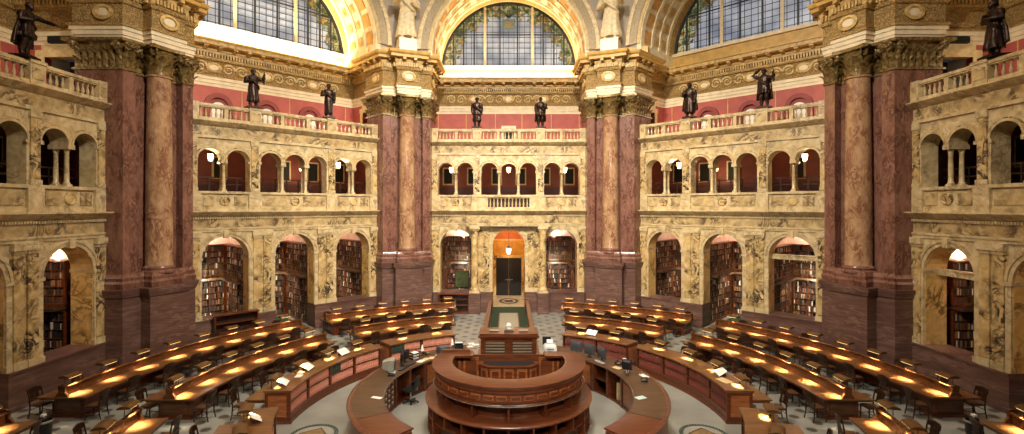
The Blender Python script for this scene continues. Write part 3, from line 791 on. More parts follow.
# ------------------------------------------------------------------ chairs, lamps, desks, books
def make_chair():
    root = empty('reading_chair')
    s = MB(); n = 14
    pts = []
    for x, y in ((-.19,-.2),(-.1,-.215),(.1,-.215),(.19,-.2),(.235,.12),(.23,.2),(.19,.235),(0,.25),(-.19,.235),(-.23,.2),(-.235,.12)): pts.append((x, y))
    s.loft(pts, [(-.015,.405),(0,.415),(0,.44),(-.02,.452)], M['chairwood'])
    s.loft(offset(pts, -.035), [(0,.45),(-.01,.468),(-.06,.478)], M['seat'])
    s.build('seat', root)
    for x in (-.2, .2):
        l = MB(); l.tube([(x,.2,0),(x,.2,.1),(x*.98,.195,.41)], [.018,.02,.026], 8, M['chairwood']); l.build('leg', root)
        l = MB(); l.tube([(x,-.26,0),(x*.97,-.215,.2),(x*.95,-.2,.42)], [.018,.02,.025], 8, M['chairwood']); l.build('leg', root)
    b = MB()
    for x in (-.195, .195): b.tube([(x*.97,-.2,.4),(x,-.21,.6),(x*1.02,-.25,.82),(x*1.02,-.275,.92)], [.025,.022,.02,.02], 8, M['chairwood'])
    def rail(z0, z1, th, bow):
        rg = []
        for k in range(9):
            t = -1+k/4; y = -.2-(z0-.42)*.15-bow*(1-t*t)
            e = .05*(1-abs(t))**.5 if z1 > .9 else 0
            rg.append([(t*.215, y, z0), (t*.215, y-th, z0), (t*.215, y-th-.02, z1+e), (t*.215, y-.02, z1+e)])
        b.rings(rg, M['chairwood'])
    rail(.8, .93, .028, .03); rail(.53, .575, .022, .02)
    for x in (-.1, -.035, .035, .1):
        b.rings([[(x-w, y, z), (x+w, y, z), (x+w, y-.016, z), (x-w, y-.016, z)] for z, y, w in ((.56,-.235,.02),(.68,-.26,.028),(.82,-.285,.022))], M['chairwood'])
    b.build('backrest', root)
    t = MB()
    for x in (-.2, .2): t.tube([(x*.98,-.22,.17),(x,.2,.15)], .012, 6, M['chairwood'])
    t.tube([(-.2,.0,.16),(.2,.0,.16)], .012, 6, M['chairwood']); t.tube([(-.195,-.215,.28),(.195,-.215,.28)], .012, 6, M['chairwood'])
    t.build('stretcher', root)
    return root
CHAIR0 = make_chair(); chair_used = [False]
def chair(r, a, label, group, facing_out=True, jit=True):
    turn = 0 if facing_out else PI
    if jit: turn += rnd.uniform(-.16, .16); r += rnd.uniform(-.06, .05)
    Mx = ringM(r, a, 0, turn)
    if not chair_used[0]:
        chair_used[0] = True; CHAIR0.matrix_basis = Mx; return tag(CHAIR0, label, 'chair', group)
    return copy_tree(CHAIR0, Mx, label, 'chair', group)

LAMPW = 23.0
LL = bpy.data.lights.new('reading_lamp_bulb', 'AREA'); LL.energy = LAMPW; LL.color = (1,.84,.56); LL.shape = 'RECTANGLE'; LL.size = .3; LL.size_y = .05; LL.spread = R(66)
def make_lamp():
    root = empty('desk_lamp')
    h = MB(); rg = []
    for x in (-.27, .27):
        ring = []
        for k in range(9):
            a = PI*k/8; ring.append((x,   .18*math.cos(a), .085*math.sin(a)+.25))
        for k in range(8, -1, -1):
            a = PI*k/8; ring.append((x, .168*math.cos(a), .073*math.sin(a)+.25))
        rg.append(ring)
    h.rings(rg, M['lampbrass'])
    for x in (-.27, .27):
        pts = [(x, .18*math.cos(PI*k/8), .085*math.sin(PI*k/8)+.25) for k in range(9)]; h.poly(pts, M['lampbrass'])
    h.build('lamp_hood', root)
    for x in (-.2, .2):
        p = MB(); p.lathe([(.035,0),(.035,.015),(.012,.03),(.011,.27)], 10, M['lampbrass'], (x,0,0)); p.build('lamp_post', root)
    t = MB(); t.lathe([(.008,-.22),(.008,.22)], 8, M['tube'], M=Trans(0,-.166,.244) @ Matrix.Rotation(PI/2, 4, 'Y')); t.build('lamp_tube', root)
    l = bpy.data.objects.new('lamp_light', LL); COL.objects.link(l); l.parent = root
    l.matrix_basis = Trans(0, -.13, .24) @ Matrix.Rotation(R(-10), 4, 'X')
    return root
LAMP0 = make_lamp(); lamp_used = [False]
def lamp(r, a, z, label, group):
    Mx = ringM(r, a, z)
    if not lamp_used[0]:
        lamp_used[0] = True; LAMP0.matrix_basis = Mx; return tag(LAMP0, label, 'lamp', group)
    return copy_tree(LAMP0, Mx, label, 'lamp', group)

def side_word(s): return 'left' if s > 0 else 'right'
def sector(sg, a0, a1): return tuple(sorted((sg*a0, sg*a1)))
def order_word(i, n, sg):
    """position counted from the end nearest the far doorway"""
    return ORD[i]
def long_desk(sg, r0, a0, a1, full, name_, lamps, a_first, a_last, chairs_front=True, chairs_back=True):
    root = empty('reading_desk', None, full, 'desk'); S = lambda a, b: sector(sg, a, b)
    e = R(1)
    t = MB(); t.arc(r0, r0+1.6, *S(a0, a1), .715, .76, M['deskwood']); t.arcprof([(r0+.03,.66),(r0+1.57,.66),(r0+1.57,.716),(r0+.03,.716)], *S(a0+.3, a1-.3), M['casewood'])
    t.build('tabletop', root)
    s = MB(); s.arcprof([(r0+.74,.758),(r0+.86,.758),(r0+.83,1.04),(r0+.77,1.04)], *S(a0+.5, a1-.5), M['spinewood'])
    s.build('spine_board', root)
    s = MB(); s.arcprof([(r0+.70,1.04),(r0+.90,1.04),(r0+.90,1.065),(r0+.86,1.085),(r0+.74,1.085),(r0+.70,1.065)], *S(a0+.4, a1-.4), M['spinewood']); s.build('spine_cap', root)
    for a, d in ((a0, 1), (a1, -1)):
        b = MB(); k = math.degrees(.06/(r0+.8))
        b.arcprof([(r0+.6,.76),(r0+1.0,.76),(r0+.96,.86),(r0+.9,.92),(r0+.92,1.12),(r0+.8,1.16),(r0+.68,1.12),(r0+.7,.92),(r0+.64,.86)], *S(a+d*k*.3, a+d*k*1.6), M['spinewood']); b.build('end_bracket', root)
        p = MB(); k = math.degrees(1/(r0+.8))
        p.arc(r0+.28, r0+1.32, *S(a+d*k*.3, a+d*k*.85), .05, .66, M['casewood']); p.arc(r0+.22, r0+1.38, *S(a+d*k*.25, a+d*k*.9), 0, .09, M['casewood'])
        p.arc(r0+.38, r0+1.22, *S(a+d*k*.28, a+d*k*.31), .16, .58, M['spinewood']); p.build('pedestal', root)
    m = MB(); m.arc(r0+.77, r0+.83, *S(a0+2, a1-2), .08, .66, M['casewood']); m.build('modesty_panel', root)
    nl = max(1, lamps//3)
    for k in range(1, nl+1):
        a = a0+(a1-a0)*k/(nl+1); p = MB(); w = math.degrees(.03/(r0+.8))
        p.arc(r0+.2, r0+1.4, *S(a-w, a+w), 0, .66, M['casewood'], n=2); p.build('support_panel', root)
    for k in range(lamps):
        a = a_first + (a_last-a_first)*k/max(1, lamps-1)
        lamp(r0+.8, sg*a, 1.085, 'brass-hooded lamp, %s from the far end of the %s' % (ORD[k], name_), 'brass-hooded reading lamps')
        if chairs_front:
            chair(r0-.12, sg*(a+rnd.uniform(-.5,.5)), 'dark wooden chair, %s from the far end, room side of the %s' % (ORD[k], name_), 'dark wooden reading chairs', True)
        if chairs_back and not (r0 > 12 and (abs(a-23.4) < 5.2 or abs(a-69.6) < 5.2)):
            chair(r0+1.72, sg*(a+rnd.uniform(-.5,.5)), 'dark wooden chair, %s from the far end, wall side of the %s' % (ORD[k], name_), 'dark wooden reading chairs', False)
    return root

BOOK = {}
stuff_books = MB()
def book_mesh(mat):
    if mat not in BOOK:
        b = MB(); rg = []
        w, h, d = .1, .285, .2
        for z in (0, h):
            rg.append([(-w/2, d, z), (-w/2, .015, z), (-w*.3, 0, z), (w*.3, 0, z), (w/2, .015, z), (w/2, d, z)])
        b.rings(rg, M[mat])
        for z in (.05, .2): b.box(-w*.3, w*.3, -.002, .003, z, z+.012, M['seat'])
        b.box(-w*.4, w*.4, .02, d+.001, h-.001, h+.001, M['pageblock'])
        o = b.build('bound_volume'); BOOK[mat] = [o, False]
    return BOOK[mat]
def book(r, a, z, mat, label, group):
    o, used = book_mesh(mat)
    if used: o = o.copy(); COL.objects.link(o)
    BOOK[mat][1] = True
    o.matrix_basis = ringM(r, a, z, rnd.uniform(-.03, .03)); o.scale = (1, 1, rnd.uniform(.93, 1.05))
    return tag(o, label, 'book', group)
def case_desk(sg, a0, a1, full, name_, lamps, a_first, a_last, books=True, col='redbook'):
    root = empty('curved_book_desk', None, full, 'desk'); S = lambda a, b: sector(sg, a, b)
    r0, r1 = 7.0, 7.78; k = math.degrees(1/7.3)
    b = MB()
    b.arc(r0-.03, r1, *S(a0, a1), 0, .1, M['casewood']); b.arc(r0, r1, *S(a0+.2, a1-.2), .1, .3, M['casewood'])
    b.arc(r0+.3, r1, *S(a0+.2, a1-.2), .3, 1.0, M['casewood'])
    b.arc(r0-.02, r0+.02, *S(a0+.2, a1-.2), .27, .31, M['issuewood'])
    b.build('case', root)
    t = MB(); t.arcprof([(r0-.05,1.0),(r1+.02,1.0),(r1+.05,1.02),(r1+.05,1.07),(r0-.07,1.07),(r0-.08,1.03)], *S(a0-.3, a1+.3), M['deskwood']); t.build('desk_top', root)
    sh = MB(); sh.arc(r0, r0+.32, *S(a0+.2, a1-.2), .63, .66, M['casewood']); sh.build('shelf', root)
    nb = max(2, round((a1-a0)/12))
    for i in range(nb+1):
        a = a0+(a1-a0)*i/nb; u = MB(); w = k*.035
        lo, hi = max(a0+.1, a-w), min(a1-.1, a+w)
        u.arc(r0-.015, r0+.32, *S(lo, hi), .28, 1.0, M['casewood'], n=2); u.build('upright', root)
    for a, d in ((a0, 1), (a1, -1)):
        p = MB(); p.arc(r0-.01, r1+.01, *S(a-d*.15, a+d*.35), .08, 1.0, M['casewood'], n=2)
        p.arc(r0+.1, r1-.1, *S(a-d*.3, a-d*.1), .22, .9, M['issuepanel'], n=2)
        p.arc(r0-.05, r1+.05, *S(a-d*.35, a+d*.4), 0, .12, M['issuewood'], n=2); p.build('end_panel', root)
    w = MB(); w.arc(r1, r1+.68, *S(a0+.6, a1-.6), .70, .745, M['deskwood']); w.arc(r1, r1+.62, *S(a0+.8, a1-.8), .62, .70, M['casewood']); w.build('writing_shelf', root)
    for i in range(lamps+1):
        a = a0+1+(a1-a0-2)*i/lamps; q = MB(); q.arc(r1+.5, r1+.58, *S(a-.3, a+.3), 0, .63, M['casewood'], n=2); q.build('shelf_leg', root)
    for i in range(lamps):
        a = a_first+(a_last-a_first)*i/max(1, lamps-1)
        lamp(r1-.12, sg*a, 1.07, 'brass-hooded lamp, %s from the far end, on the %s' % (ORD[i], name_), 'brass-hooded reading lamps')
        chair(r1+.95, sg*(a+rnd.uniform(-1,1)), 'dark wooden chair, %s from the far end, at the %s' % (ORD[i], name_), 'dark wooden reading chairs', False)
    for row, z in (('lower', .31), ('upper', .66)):
        for i in range(nb):
            lo = a0+(a1-a0)*i/nb+k*.07; hi = a0+(a1-a0)*(i+1)/nb-k*.07; n = int((hi-lo)/k/.108)
            green = (i % 3 == 1 and row == 'upper' and sg > 0)
            for j in range(n):
                a = lo+(hi-lo)*(j+.5)/n; mat = 'greenbook' if green and j > n*.5 else col
                if books:
                    cname = {'redbook': 'red', 'maroonbook': 'maroon', 'greenbook': 'dark green'}[mat]
                    book(r0+.03, sg*a, z, mat, '%s cloth-bound volume in the %s row of the %s' % (cname, row, name_), '%s volumes, %s row of the %s' % (cname, row, name_))
                else:
                    Mx = ringM(r0+.03, sg*a, z); stuff_books.mbox(Mx, -.05, .05, 0, .2, 0, .28, M[col])
    return root
for sg in (1, -1):
    L = side_word(sg); col = 'redbook' if sg > 0 else 'maroonbook'  # right-hand red volumes: their darker look from the light is painted maroon
    long_desk(sg, 13.7, 13, 43.5, 'long curved outermost reading desk in front of the far %s pier' % L, 'far-%s outer desk' % L, 6, 15, 41)
    long_desk(sg, 13.7, 48.5, 90.4, 'longest curved reading desk, outermost of the rows along the %s wall' % L, '%s wall desk' % L, 8, 52, 89)
    long_desk(sg, 13.7, 97.5, 118, 'outermost reading desk cut by the %s picture edge, nearest the viewer' % L, '%s-edge near desk' % L, 3, 100, 112)
    long_desk(sg, 10.1, 15.8, 44.2, 'middle-ring reading desk to the far %s, between outer desk and case desk' % L, 'far-%s middle desk' % L, 4, 19, 41)
    long_desk(sg, 10.1, 51.5, 91.4, 'long middle-ring reading desk on the %s side, six lamps' % L, '%s middle-ring desk' % L, 6, 56, 90)
    long_desk(sg, 10.1, 99, 122, 'middle-ring reading desk at the bottom %s, cut by the picture edge' % L, 'bottom-%s middle desk' % L, 3, 101.5, 115)
    case_desk(sg, 21, 46, 'far %s curved desk with bookshelves facing the room centre' % L, 'far-%s case desk' % L, 2, 26.5, 39, True, col)
    case_desk(sg, 50, 92.3, 'long %s curved desk with two rows of bound volumes facing the centre' % L, '%s case desk' % L, 4, 56, 89.5, True, col)
    case_desk(sg, 103.5, 128, 'near %s curved book desk at the bottom edge of the photo' % L, 'near-%s case desk' % L, 2, 108, 119, False, col)

# open books on their stands, and loose papers
def open_book(r, a, z, turn, label, group=None, big=1.0):
    Mx = ringM(r, a, z, turn)
    st = MB(); st.box(-.2, .2, -.02, .03, 0, .02, M['darkwood']); st.box(-.2, .2, .16, .2, 0, .14, M['darkwood'])
    T = Matrix.Rotation(R(33), 4, 'X'); st.mbox(T, -.22, .22, -.02, .26, .02, .035, M['darkwood']); st.mbox(T, -.22, .22, -.035, -.02, .02, .06, M['darkwood'])
    o = st.build('book_stand', None, M=Mx); tag(o, 'dark slanted stand under the ' + label.replace('open ','').replace(' nearest its',' at its'), 'stand')
    root = empty('open_book', Mx, label, 'book', group)
    for s in (-1, 1):
        p = MB(); rg = []
        for k in range(7):
            t = k/6; x = s*t*.25*big; zz = .04+.03*math.sin(PI*min(1, t*1.1))*(1-t*.5)
            rg.append([T @ Vector(q) for q in ((x,-.02,.037), (x,.30*big,.037), (x,.30*big,zz), (x,-.02,zz))])
        p.rings(rg, M['paper']); p.build('page_block', root)
    c = MB(); c.mbox(T, -.26*big, .26*big, -.025, .305*big, .0355, .037, M['maroonbook']); c.build('cover', root)
for r, a, t, lb in ((7.35, 88.0, PI*.0+.25, 'open white book on the left case desk, nearest its near end'), (7.35, 76.5, .2, 'open white book in the middle of the left case desk'),
                    (7.35, 61.8, .15, 'open white book near the far end of the left case desk'), (7.4, -81.0, -.2, 'open white book on the right case desk near its end'),
                    (7.35, -30.5, -.1, 'open white book on the far right case desk'), (7.3, 109.5, .3, 'white leaflet book standing open on the near left case desk')):
    open_book(r, a, 1.07, t, lb)
def sheet(Mx, w, h, mat, label, name='paper_sheet', th=.006):
    b = MB(); b.mbox(Mx, -w/2, w/2, -h/2, h/2, 0, th, mat); o = b.build(name, None, smooth=False)
    # keep the object's own origin at the sheet
    o.data.transform(Mx.inverted()); o.matrix_basis = Mx
    return tag(o, label, 'paper' if name == 'paper_sheet' else name.split('_')[-1])
sheet(ringM(7.3, -85.5, 1.071, .3), .5, .34, M['cream'], 'tan open folder lying on the right case desk beside the open book')
sheet(ringM(7.35, 82, 1.071, .2), .3, .22, M['paper'], 'sheet of paper between two open books on the left case desk')
# waste bins
def bin_(r, a, label):
    root = empty('waste_bin', ringM(r, a), label, 'bin')
    b = MB(); b.lathe([(.19,0),(.2,.02),(.22,.4),(.23,.42),(.215,.42),(.19,.06),(.001,.06)], 20, M['black']); b.build('bin_body', root)
    b = MB(); b.lathe([(.225,.38),(.24,.4),(.24,.43),(.222,.44)], 20, M['steel'], close=False); b.build('bin_rim', root)
    b = MB(); b.box(-.06, .06, -.05, .05, .5, .62, M['paper']); b.ball((0,0,.46), .12, M['black']); b.build('bin_liner', root)
bin_(14.2, 94.2, 'round black waste bin at the near end of the left wall desk')
bin_(14.2, -94.2, 'round black waste bin at the near end of the right wall desk')
bin_(6.55, -47.5, 'round black waste bin between the two right case desks')
# ------------------------------------------------------------------ the central desk, its podium, the ring counter and the walkway
def C0(x, y, z=0, turn=0): return Trans(x, YC+y, z) @ RotZ(turn)
cd = empty('circulation_desk', None, 'large round mahogany central desk with raised counter and open shelves below', 'desk')
FA, FB = 72, 288                # the round front, degrees from the back axis
def full(mb, prof, mat, a0=FA, a1=FB, n=72): mb.arcprof(prof, a0, a1, mat, n)
t = MB(); full(t, [(1.82,1.91),(2.43,1.91),(2.47,1.93),(2.47,1.955),(2.44,1.97),(1.82,1.97)], M['issuewood'])
for s in (-1, 1):               # the wide wings of the top at the back
    t.box(min(s*1.2, s*2.3), max(s*1.2, s*2.3), YC+.35, YC+.78, 1.908, 1.968, M['issuewood'])
t.build('counter_top', cd)
t = MB(); full(t, [(2.2,1.80),(2.38,1.80),(2.40,1.83),(2.43,1.86),(2.44,1.91),(2.2,1.91)], M['issuewood']); full(t, [(2.2,1.72),(2.36,1.72),(2.38,1.74),(2.38,1.80),(2.2,1.80)], M['casewood']); t.build('cornice_moulding', cd)
b = MB(); full(b, [(2.1,1.46),(2.33,1.46),(2.33,1.73),(2.1,1.73)], M['issuewood']); b.build('frieze', cd)
for k in range(22):
    a = FA+4+(FB-FA-8)*(k+.5)/22; q = MB(); w = 3.6
    q.arcprof([(2.3,1.53),(2.36,1.53),(2.36,1.67),(2.3,1.67)], a-w, a+w, M['issuepanel'], 4); q.arcprof([(2.34,1.56),(2.372,1.56),(2.372,1.64),(2.34,1.64)], a-w+.7, a+w-.7, M['issuewood'], 4); q.build('frieze_panel', cd)
b = MB(); full(b, [(2.0,1.38),(2.40,1.38),(2.42,1.41),(2.40,1.45),(2.0,1.46)], M['issuewood']); b.build('moulding', cd)
b = MB(); full(b, [(2.405,1.385),(2.43,1.385),(2.43,1.405),(2.405,1.405)], M['steel']); b.build('metal_edge', cd)
b = MB(); full(b, [(1.85,0.0),(2.02,0.0),(2.02,1.92),(1.85,1.92)], M['casewood']); b.build('inner_wall', cd)
for k in range(9):
    a = FA+1+(FB-FA-2)*k/8; q = MB(); q.arcprof([(2.0,.95),(2.33,.95),(2.33,1.39),(2.0,1.39)], a-.6, a+.6, M['casewood'], 2); q.build('divider', cd)
b = MB(); full(b, [(1.98,.87),(2.64,.87),(2.68,.89),(2.68,.93),(2.65,.95),(1.98,.95)], M['issuewood']); b.build('lower_ledge', cd)
b = MB(); full(b, [(1.98,0),(2.6,0),(2.6,.1),(1.98,.1)], M['casewood']); full(b, [(1.98,.46),(2.56,.46),(2.56,.49),(1.98,.49)], M['casewood']); b.build('bottom_shelf', cd)
for k in range(15):
    a = FA+.6+(FB-FA-1.2)*k/14; q = MB(); q.arcprof([(2.0,.1),(2.6,.1),(2.6,.88),(2.0,.88)], a-.55, a+.55, M['casewood'], 2); q.build('upright', cd)
# the well inside: back wall with panels, and a three-sided seat front
b = MB(); b.box(-2.2, 2.2, YC+.7, YC+.8, .2, 1.9, M['issuewood']); b.build('back_wall', cd)
for x, w in ((-1.28,.26), (1.28,.26), (-1.8,.16), (1.8,.16)):
    q = MB(); q.box(x-w, x+w, YC+.66, YC+.7, 1.05, 1.82, M['issuepanel']); q.box(x-w+.07, x+w-.07, YC+.645, YC+.66, 1.15, 1.74, M['issuewood']); q.build('back_panel', cd)
bay = [(-.95,.7),(-.95,.45),(-.66,.2),(.66,.2),(.95,.45),(.95,.7)]
b = MB(); b.prism([(x, YC+y) for x, y in bay], .2, 1.62, M['issuewood']); b.build('seat_front', cd)
b = MB(); b.prism([(x*1.06, YC+(y if y > .6 else y-.05)) for x, y in bay], 1.62, 1.68, M['issuewood']); b.build('seat_front_cap', cd)
b = MB(); b.prism([(x*.9, YC+.06+y*.9) for x, y in bay], 1.68, 1.686, M['dark']); b.build('writing_mat', cd)
for (xa, ya), (xb, yb) in zip(bay[1:], bay[2:-1]):
    d = Vector((xb-xa, yb-ya)); L = d.length; q = MB(); Mx = Trans(xa, YC+ya, 0) @ RotZ(math.atan2(d.y, d.x)); n = 3 if L > 1 else 1
    for k in range(n):
        x0 = L*k/n+.05; x1 = L*(k+1)/n-.05
        q.mbox(Mx, x0, x1, -.02, .01, 1.1, 1.58, M['issuepanel']); q.mbox(Mx, x0+.06, x1-.06, -.03, 0, 1.18, 1.5, M['issuewood'])
    q.build('panelling', cd)
b = MB(); b.box(-1.0, 1.0, YC-.1, YC+.2, .2, 1.2, M['issuepanel']); b.build('step', cd)
for s in (-1,):
    q = MB(); q.box(min(s*1.3, s*2.28), max(s*1.3, s*2.28), YC+.74, YC+.84, 1.97, 2.06, M['issuewood']); q.build('back_rail', cd)
# podium behind
pd = empty('catalog_podium', None, 'tall mahogany podium with glazed front panels behind the central desk', 'podium')
y0, y1 = YC+.97, YC+1.95
b = MB(); b.box(-.93, .93, y0, y1, 0, 2.4, M['issuewood']); b.build('case', pd)
b = MB(); b.box(-1.05, 1.05, y0-.14, y1+.1, 2.44, 2.5, M['issuewood']); b.box(-.99, .99, y0-.08, y1+.06, 2.38, 2.44, M['casewood']); b.box(-1.0, 1.0, y0-.1, y0-.06, 2.5, 2.56, M['issuewood']); b.build('top', pd)
for x in (-.89, 0, .89):
    q = MB(); q.box(x-.07 if x else -.13, x+.07 if x else .13, y0-.05, y0, 1.55, 2.36, M['issuewood']); q.build('stile', pd)
for xa, xb in ((-.8,-.14), (.14,.8)):
    q = MB(); q.box(xa, xb, y0-.02, y0+.01, 1.72, 2.28, M['counter'])
    for z in (1.82,1.92,2.02,2.12,2.22): q.box(xa, xb, y0-.035, y0, z, z+.025, M['beige'])
    q.build('glazed_panel', pd)
b = MB(); b.box(-1.0, 1.0, y0-.1, y0, 1.5, 1.64, M['issuewood']); b.build('plinth_rail', pd)
def monitor_flat(Mx, w, h, label, mat='black', name='flat_monitor'):
    root = empty(name, Mx, label, 'monitor')
    q = MB(); q.lathe([(.12,0),(.12,.012),(.03,.02),(.025,.12)], 14, M['black'], sy=.8); q.build('monitor_stand', root)
    q = MB(); q.rings([[(-w/2,y,.1),(w/2,y,.1),(w/2,y,.1+h),(-w/2,y,.1+h)] for y in (-.02,.02)], M[mat]); q.rings([[(-w/2*k,y,.1+h*(1-k)/2),(w/2*k,y,.1+h*(1-k)/2),(w/2*k,y,.1+h*(1+k)/2),(-w/2*k,y,.1+h*(1+k)/2)] for y, k in ((.02,.9),(.06,.6))], M[mat]); q.build('housing', root)
    q = MB(); q.box(-w/2+.02, w/2-.02, -.023, -.019, .12, .08+h, M['dark']); q.build('display', root)
    return root
def keyboard(Mx, label, mat='black'):
    root = empty('keyboard', Mx, label, 'keyboard')
    q = MB(); q.rings([[(-.22,-.08,0),(.22,-.08,0),(.22,.08,0),(-.22,.08,0)], [(-.22,-.08,.012),(.22,-.08,.012),(.22,.08,.03),(-.22,.08,.03)]], M[mat]); q.build('keyboard_case', root)
    q = MB()
    for r_ in range(4):
        for c in range(12): q.box(-.2+c*.0335, -.2+c*.0335+.027, -.065+r_*.034, -.065+r_*.034+.026, .012+r_*.0045, .026+r_*.0045, M['screen' if mat == 'black' else 'beige'])
    o = q.build('keycaps', root); o['kind'] = 'stuff'
    return root
def telephone(Mx, label, mat='black'):
    root = empty('telephone', Mx, label, 'telephone')
    q = MB(); q.rings([[(-.1,-.11,0),(.1,-.11,0),(.1,.11,0),(-.1,.11,0)], [(-.1,-.11,.03),(.1,-.11,.03),(.1,.11,.08),(-.1,.11,.08)]], M[mat]); q.build('telephone_base', root)
    q = MB(); q.tube([(-.075,-.1,.06),(-.075,-.06,.085),(-.075,.06,.105),(-.075,.1,.1)], [.028,.018,.018,.028], 8, M[mat]); q.build('handset', root)
    q = MB()
    for i in range(3):
        for j in range(4): q.box(-.01+i*.032, .012+i*.032, -.08+j*.03, -.06+j*.03, .035+j*.006, .048+j*.006, M['beige'])
    o = q.build('keypad', root); o['kind'] = 'stuff'
    return root
TOPZ = 2.5
for x, lb in ((-.52, 'thin closed computer lying on the left of the podium top'), (.52, 'thin closed computer lying on the right of the podium top')):
    root = empty('laptop', Trans(x, y0+.55, TOPZ), lb, 'laptop'); q = MB(); q.box(-.16, .16, -.12, .12, 0, .022, M['black']); q.build('laptop_base', root)
    q = MB(); q.box(-.16, .16, -.12, .12, .023, .035, M['beige']); q.build('laptop_lid', root)
root = empty('stack_of_papers_tray', Trans(0, y0+.55, TOPZ), 'dark tray with a pale ornament in the middle of the podium top', 'tray')
q = MB(); q.box(-.17, .17, -.13, .1, 0, .05, M['screen']); q.build('tray', root)
q = MB(); q.lathe([(.06,.05),(.09,.08),(.07,.14),(.1,.2),(.06,.28),(.001,.3)], 14, M['paper']); q.build('ornament', root)
# walkway from the podium to the door
for s in (-1, 1):
    root = empty('walkway_parapet', None, 'mahogany parapet along the %s side of the green carpet walkway' % ('left' if s < 0 else 'right'), 'parapet')
    xa, xb = sorted((s*1.1, s*1.2)); q = MB(); q.box(xa, xb, y1+.12, 31.0, 0, .95, M['casewood']); q.build('panel_wall', root)
    xa, xb = sorted((s*1.05, s*1.26)); q = MB(); q.box(xa, xb, y1+.12, 31.05, .95, 1.0, M['issuewood']); q.build('handrail', root)
    q = MB(); q.box(xa, xb, 30.9, 31.1, 0, 1.06, M['issuewood']); q.build('newel_post', root)
q = MB(); q.box(-1.08, 1.08, y1+.2, 33.6, .0, .012, M['carpet']); tag(q.build('walkway_carpet'), 'green carpet on the walkway between podium and central doorway', 'carpet')
q = MB(); q.box(-.56, .56, y1+.25, 31.6, .0125, .022, M['runner']); q.box(-.62, -.56, y1+.25, 31.6, .0125, .022, M['maroonbook']); q.box(.56, .62, y1+.25, 31.6, .0125, .022, M['maroonbook']); q.box(-.62, .62, 31.6, 31.66, .0125, .022, M['maroonbook'])
tag(q.build('carpet_runner'), 'pale grey runner with red edges lying on the green walkway carpet', 'carpet')
# the ring counter
def ring_counter(sg):
    L = side_word(sg); S = lambda a, b: sector(sg, a, b)
    root = empty('ring_counter', None, '%s half of the ring-shaped wooden counter around the central desk' % L, 'counter')
    A0, A1 = 21, 140
    t = MB(); t.arcprof([(3.93,1.06),(4.98,1.06),(5.02,1.08),(4.98,1.11),(3.95,1.11),(3.92,1.085)], *S(A0, 121), M['counter'], 50); t.build('counter_top', root)
    t = MB(); t.arcprof([(3.9,1.06),(4.98,1.06),(5.02,1.08),(4.98,1.108),(3.92,1.108),(3.9,1.085)], *S(121.3, A1), M['casewood'], 14); t.build('counter_flap', root)
    t = MB(); t.arcprof([(4.88,1.11),(4.98,1.11),(4.96,1.125),(4.9,1.125)], *S(A0, A1), M['issuewood'], 50); t.build('edge_moulding', root)
    b = MB(); b.arcprof([(4.8,.0),(4.93,.0),(4.93,1.06),(4.8,1.06)], *S(A0, A1), M['casewood'], 50); b.arcprof([(4.9,0),(4.97,0),(4.97,.14),(4.9,.16)], *S(A0, A1), M['casewood'], 50); b.build('outer_panelling', root)
    b = MB(); b.arcprof([(4.02,0),(4.8,0),(4.8,.08),(4.02,.08)], *S(A0, A1), M['casewood'], 50); b.build('base_shelf', root)
    divs = [21, 30, 42, 52, 63, 76, 96, 112, 126, 140]
    for a in divs:
        u = MB(); u.arcprof([(4.0,.0),(4.8,.0),(4.8,1.06),(4.0,1.06)], *S(a-.7, a+.7), M['issuewood'], 2); u.build('upright', root)
    for a0, a1 in ((30,42),(42,52),(76,96),(96,112)):
        if sg > 0 and a0 == 76:
            b = MB(); b.arcprof([(4.06,.08),(4.5,.08),(4.5,1.06),(4.06,1.06)], *S(a0, a1), M['casewood'], 12); b.build('drawer_case', root)
            for i in range(4):
                for j in range(5):
                    al = a0+1.2+(a1-a0-2.4)*i/4; ah = a0+1.2+(a1-a0-2.4)*(i+1)/4; z = .16+j*.175
                    d = MB(); d.arcprof([(4.03,z),(4.06,z),(4.06,z+.15),(4.03,z+.15)], *S(al+.2, ah-.2), M['issuewood'], 2); o = d.build('card_drawer', root)
                    am = (al+ah)/2; Mx = ringM(4.03, sg*am, z+.08); d = MB(); d.mbox(Mx, -.05, .05, -.012, 0, .01, .055, M['paper']); d.mbox(Mx, -.015, .015, -.03, 0, -.04, -.02, M['steel'])
                    d.build('label_and_pull', o)
        else:
            d = MB(); d.arcprof([(4.03,.12),(4.07,.12),(4.07,1.02),(4.03,1.02)], *S(a0+1, a1-1), M['issuewood'], 4); d.arcprof([(4.015,.24),(4.04,.24),(4.04,.9),(4.015,.9)], *S(a0+2, a1-2), M['issuepanel'], 4); d.build('cupboard_door', root)
    for a0, a1 in ((21,30),(52,63),(112,126)):
        d = MB(); d.arcprof([(4.05,.5),(4.75,.5),(4.75,.53),(4.05,.53)], *S(a0, a1), M['issuewood'], 5); d.build('open_shelf', root)
ring_counter(1); ring_counter(-1)
Z = 1.111
def ring(r, a, z=Z, turn=0): return ringM(r, a, z, turn)
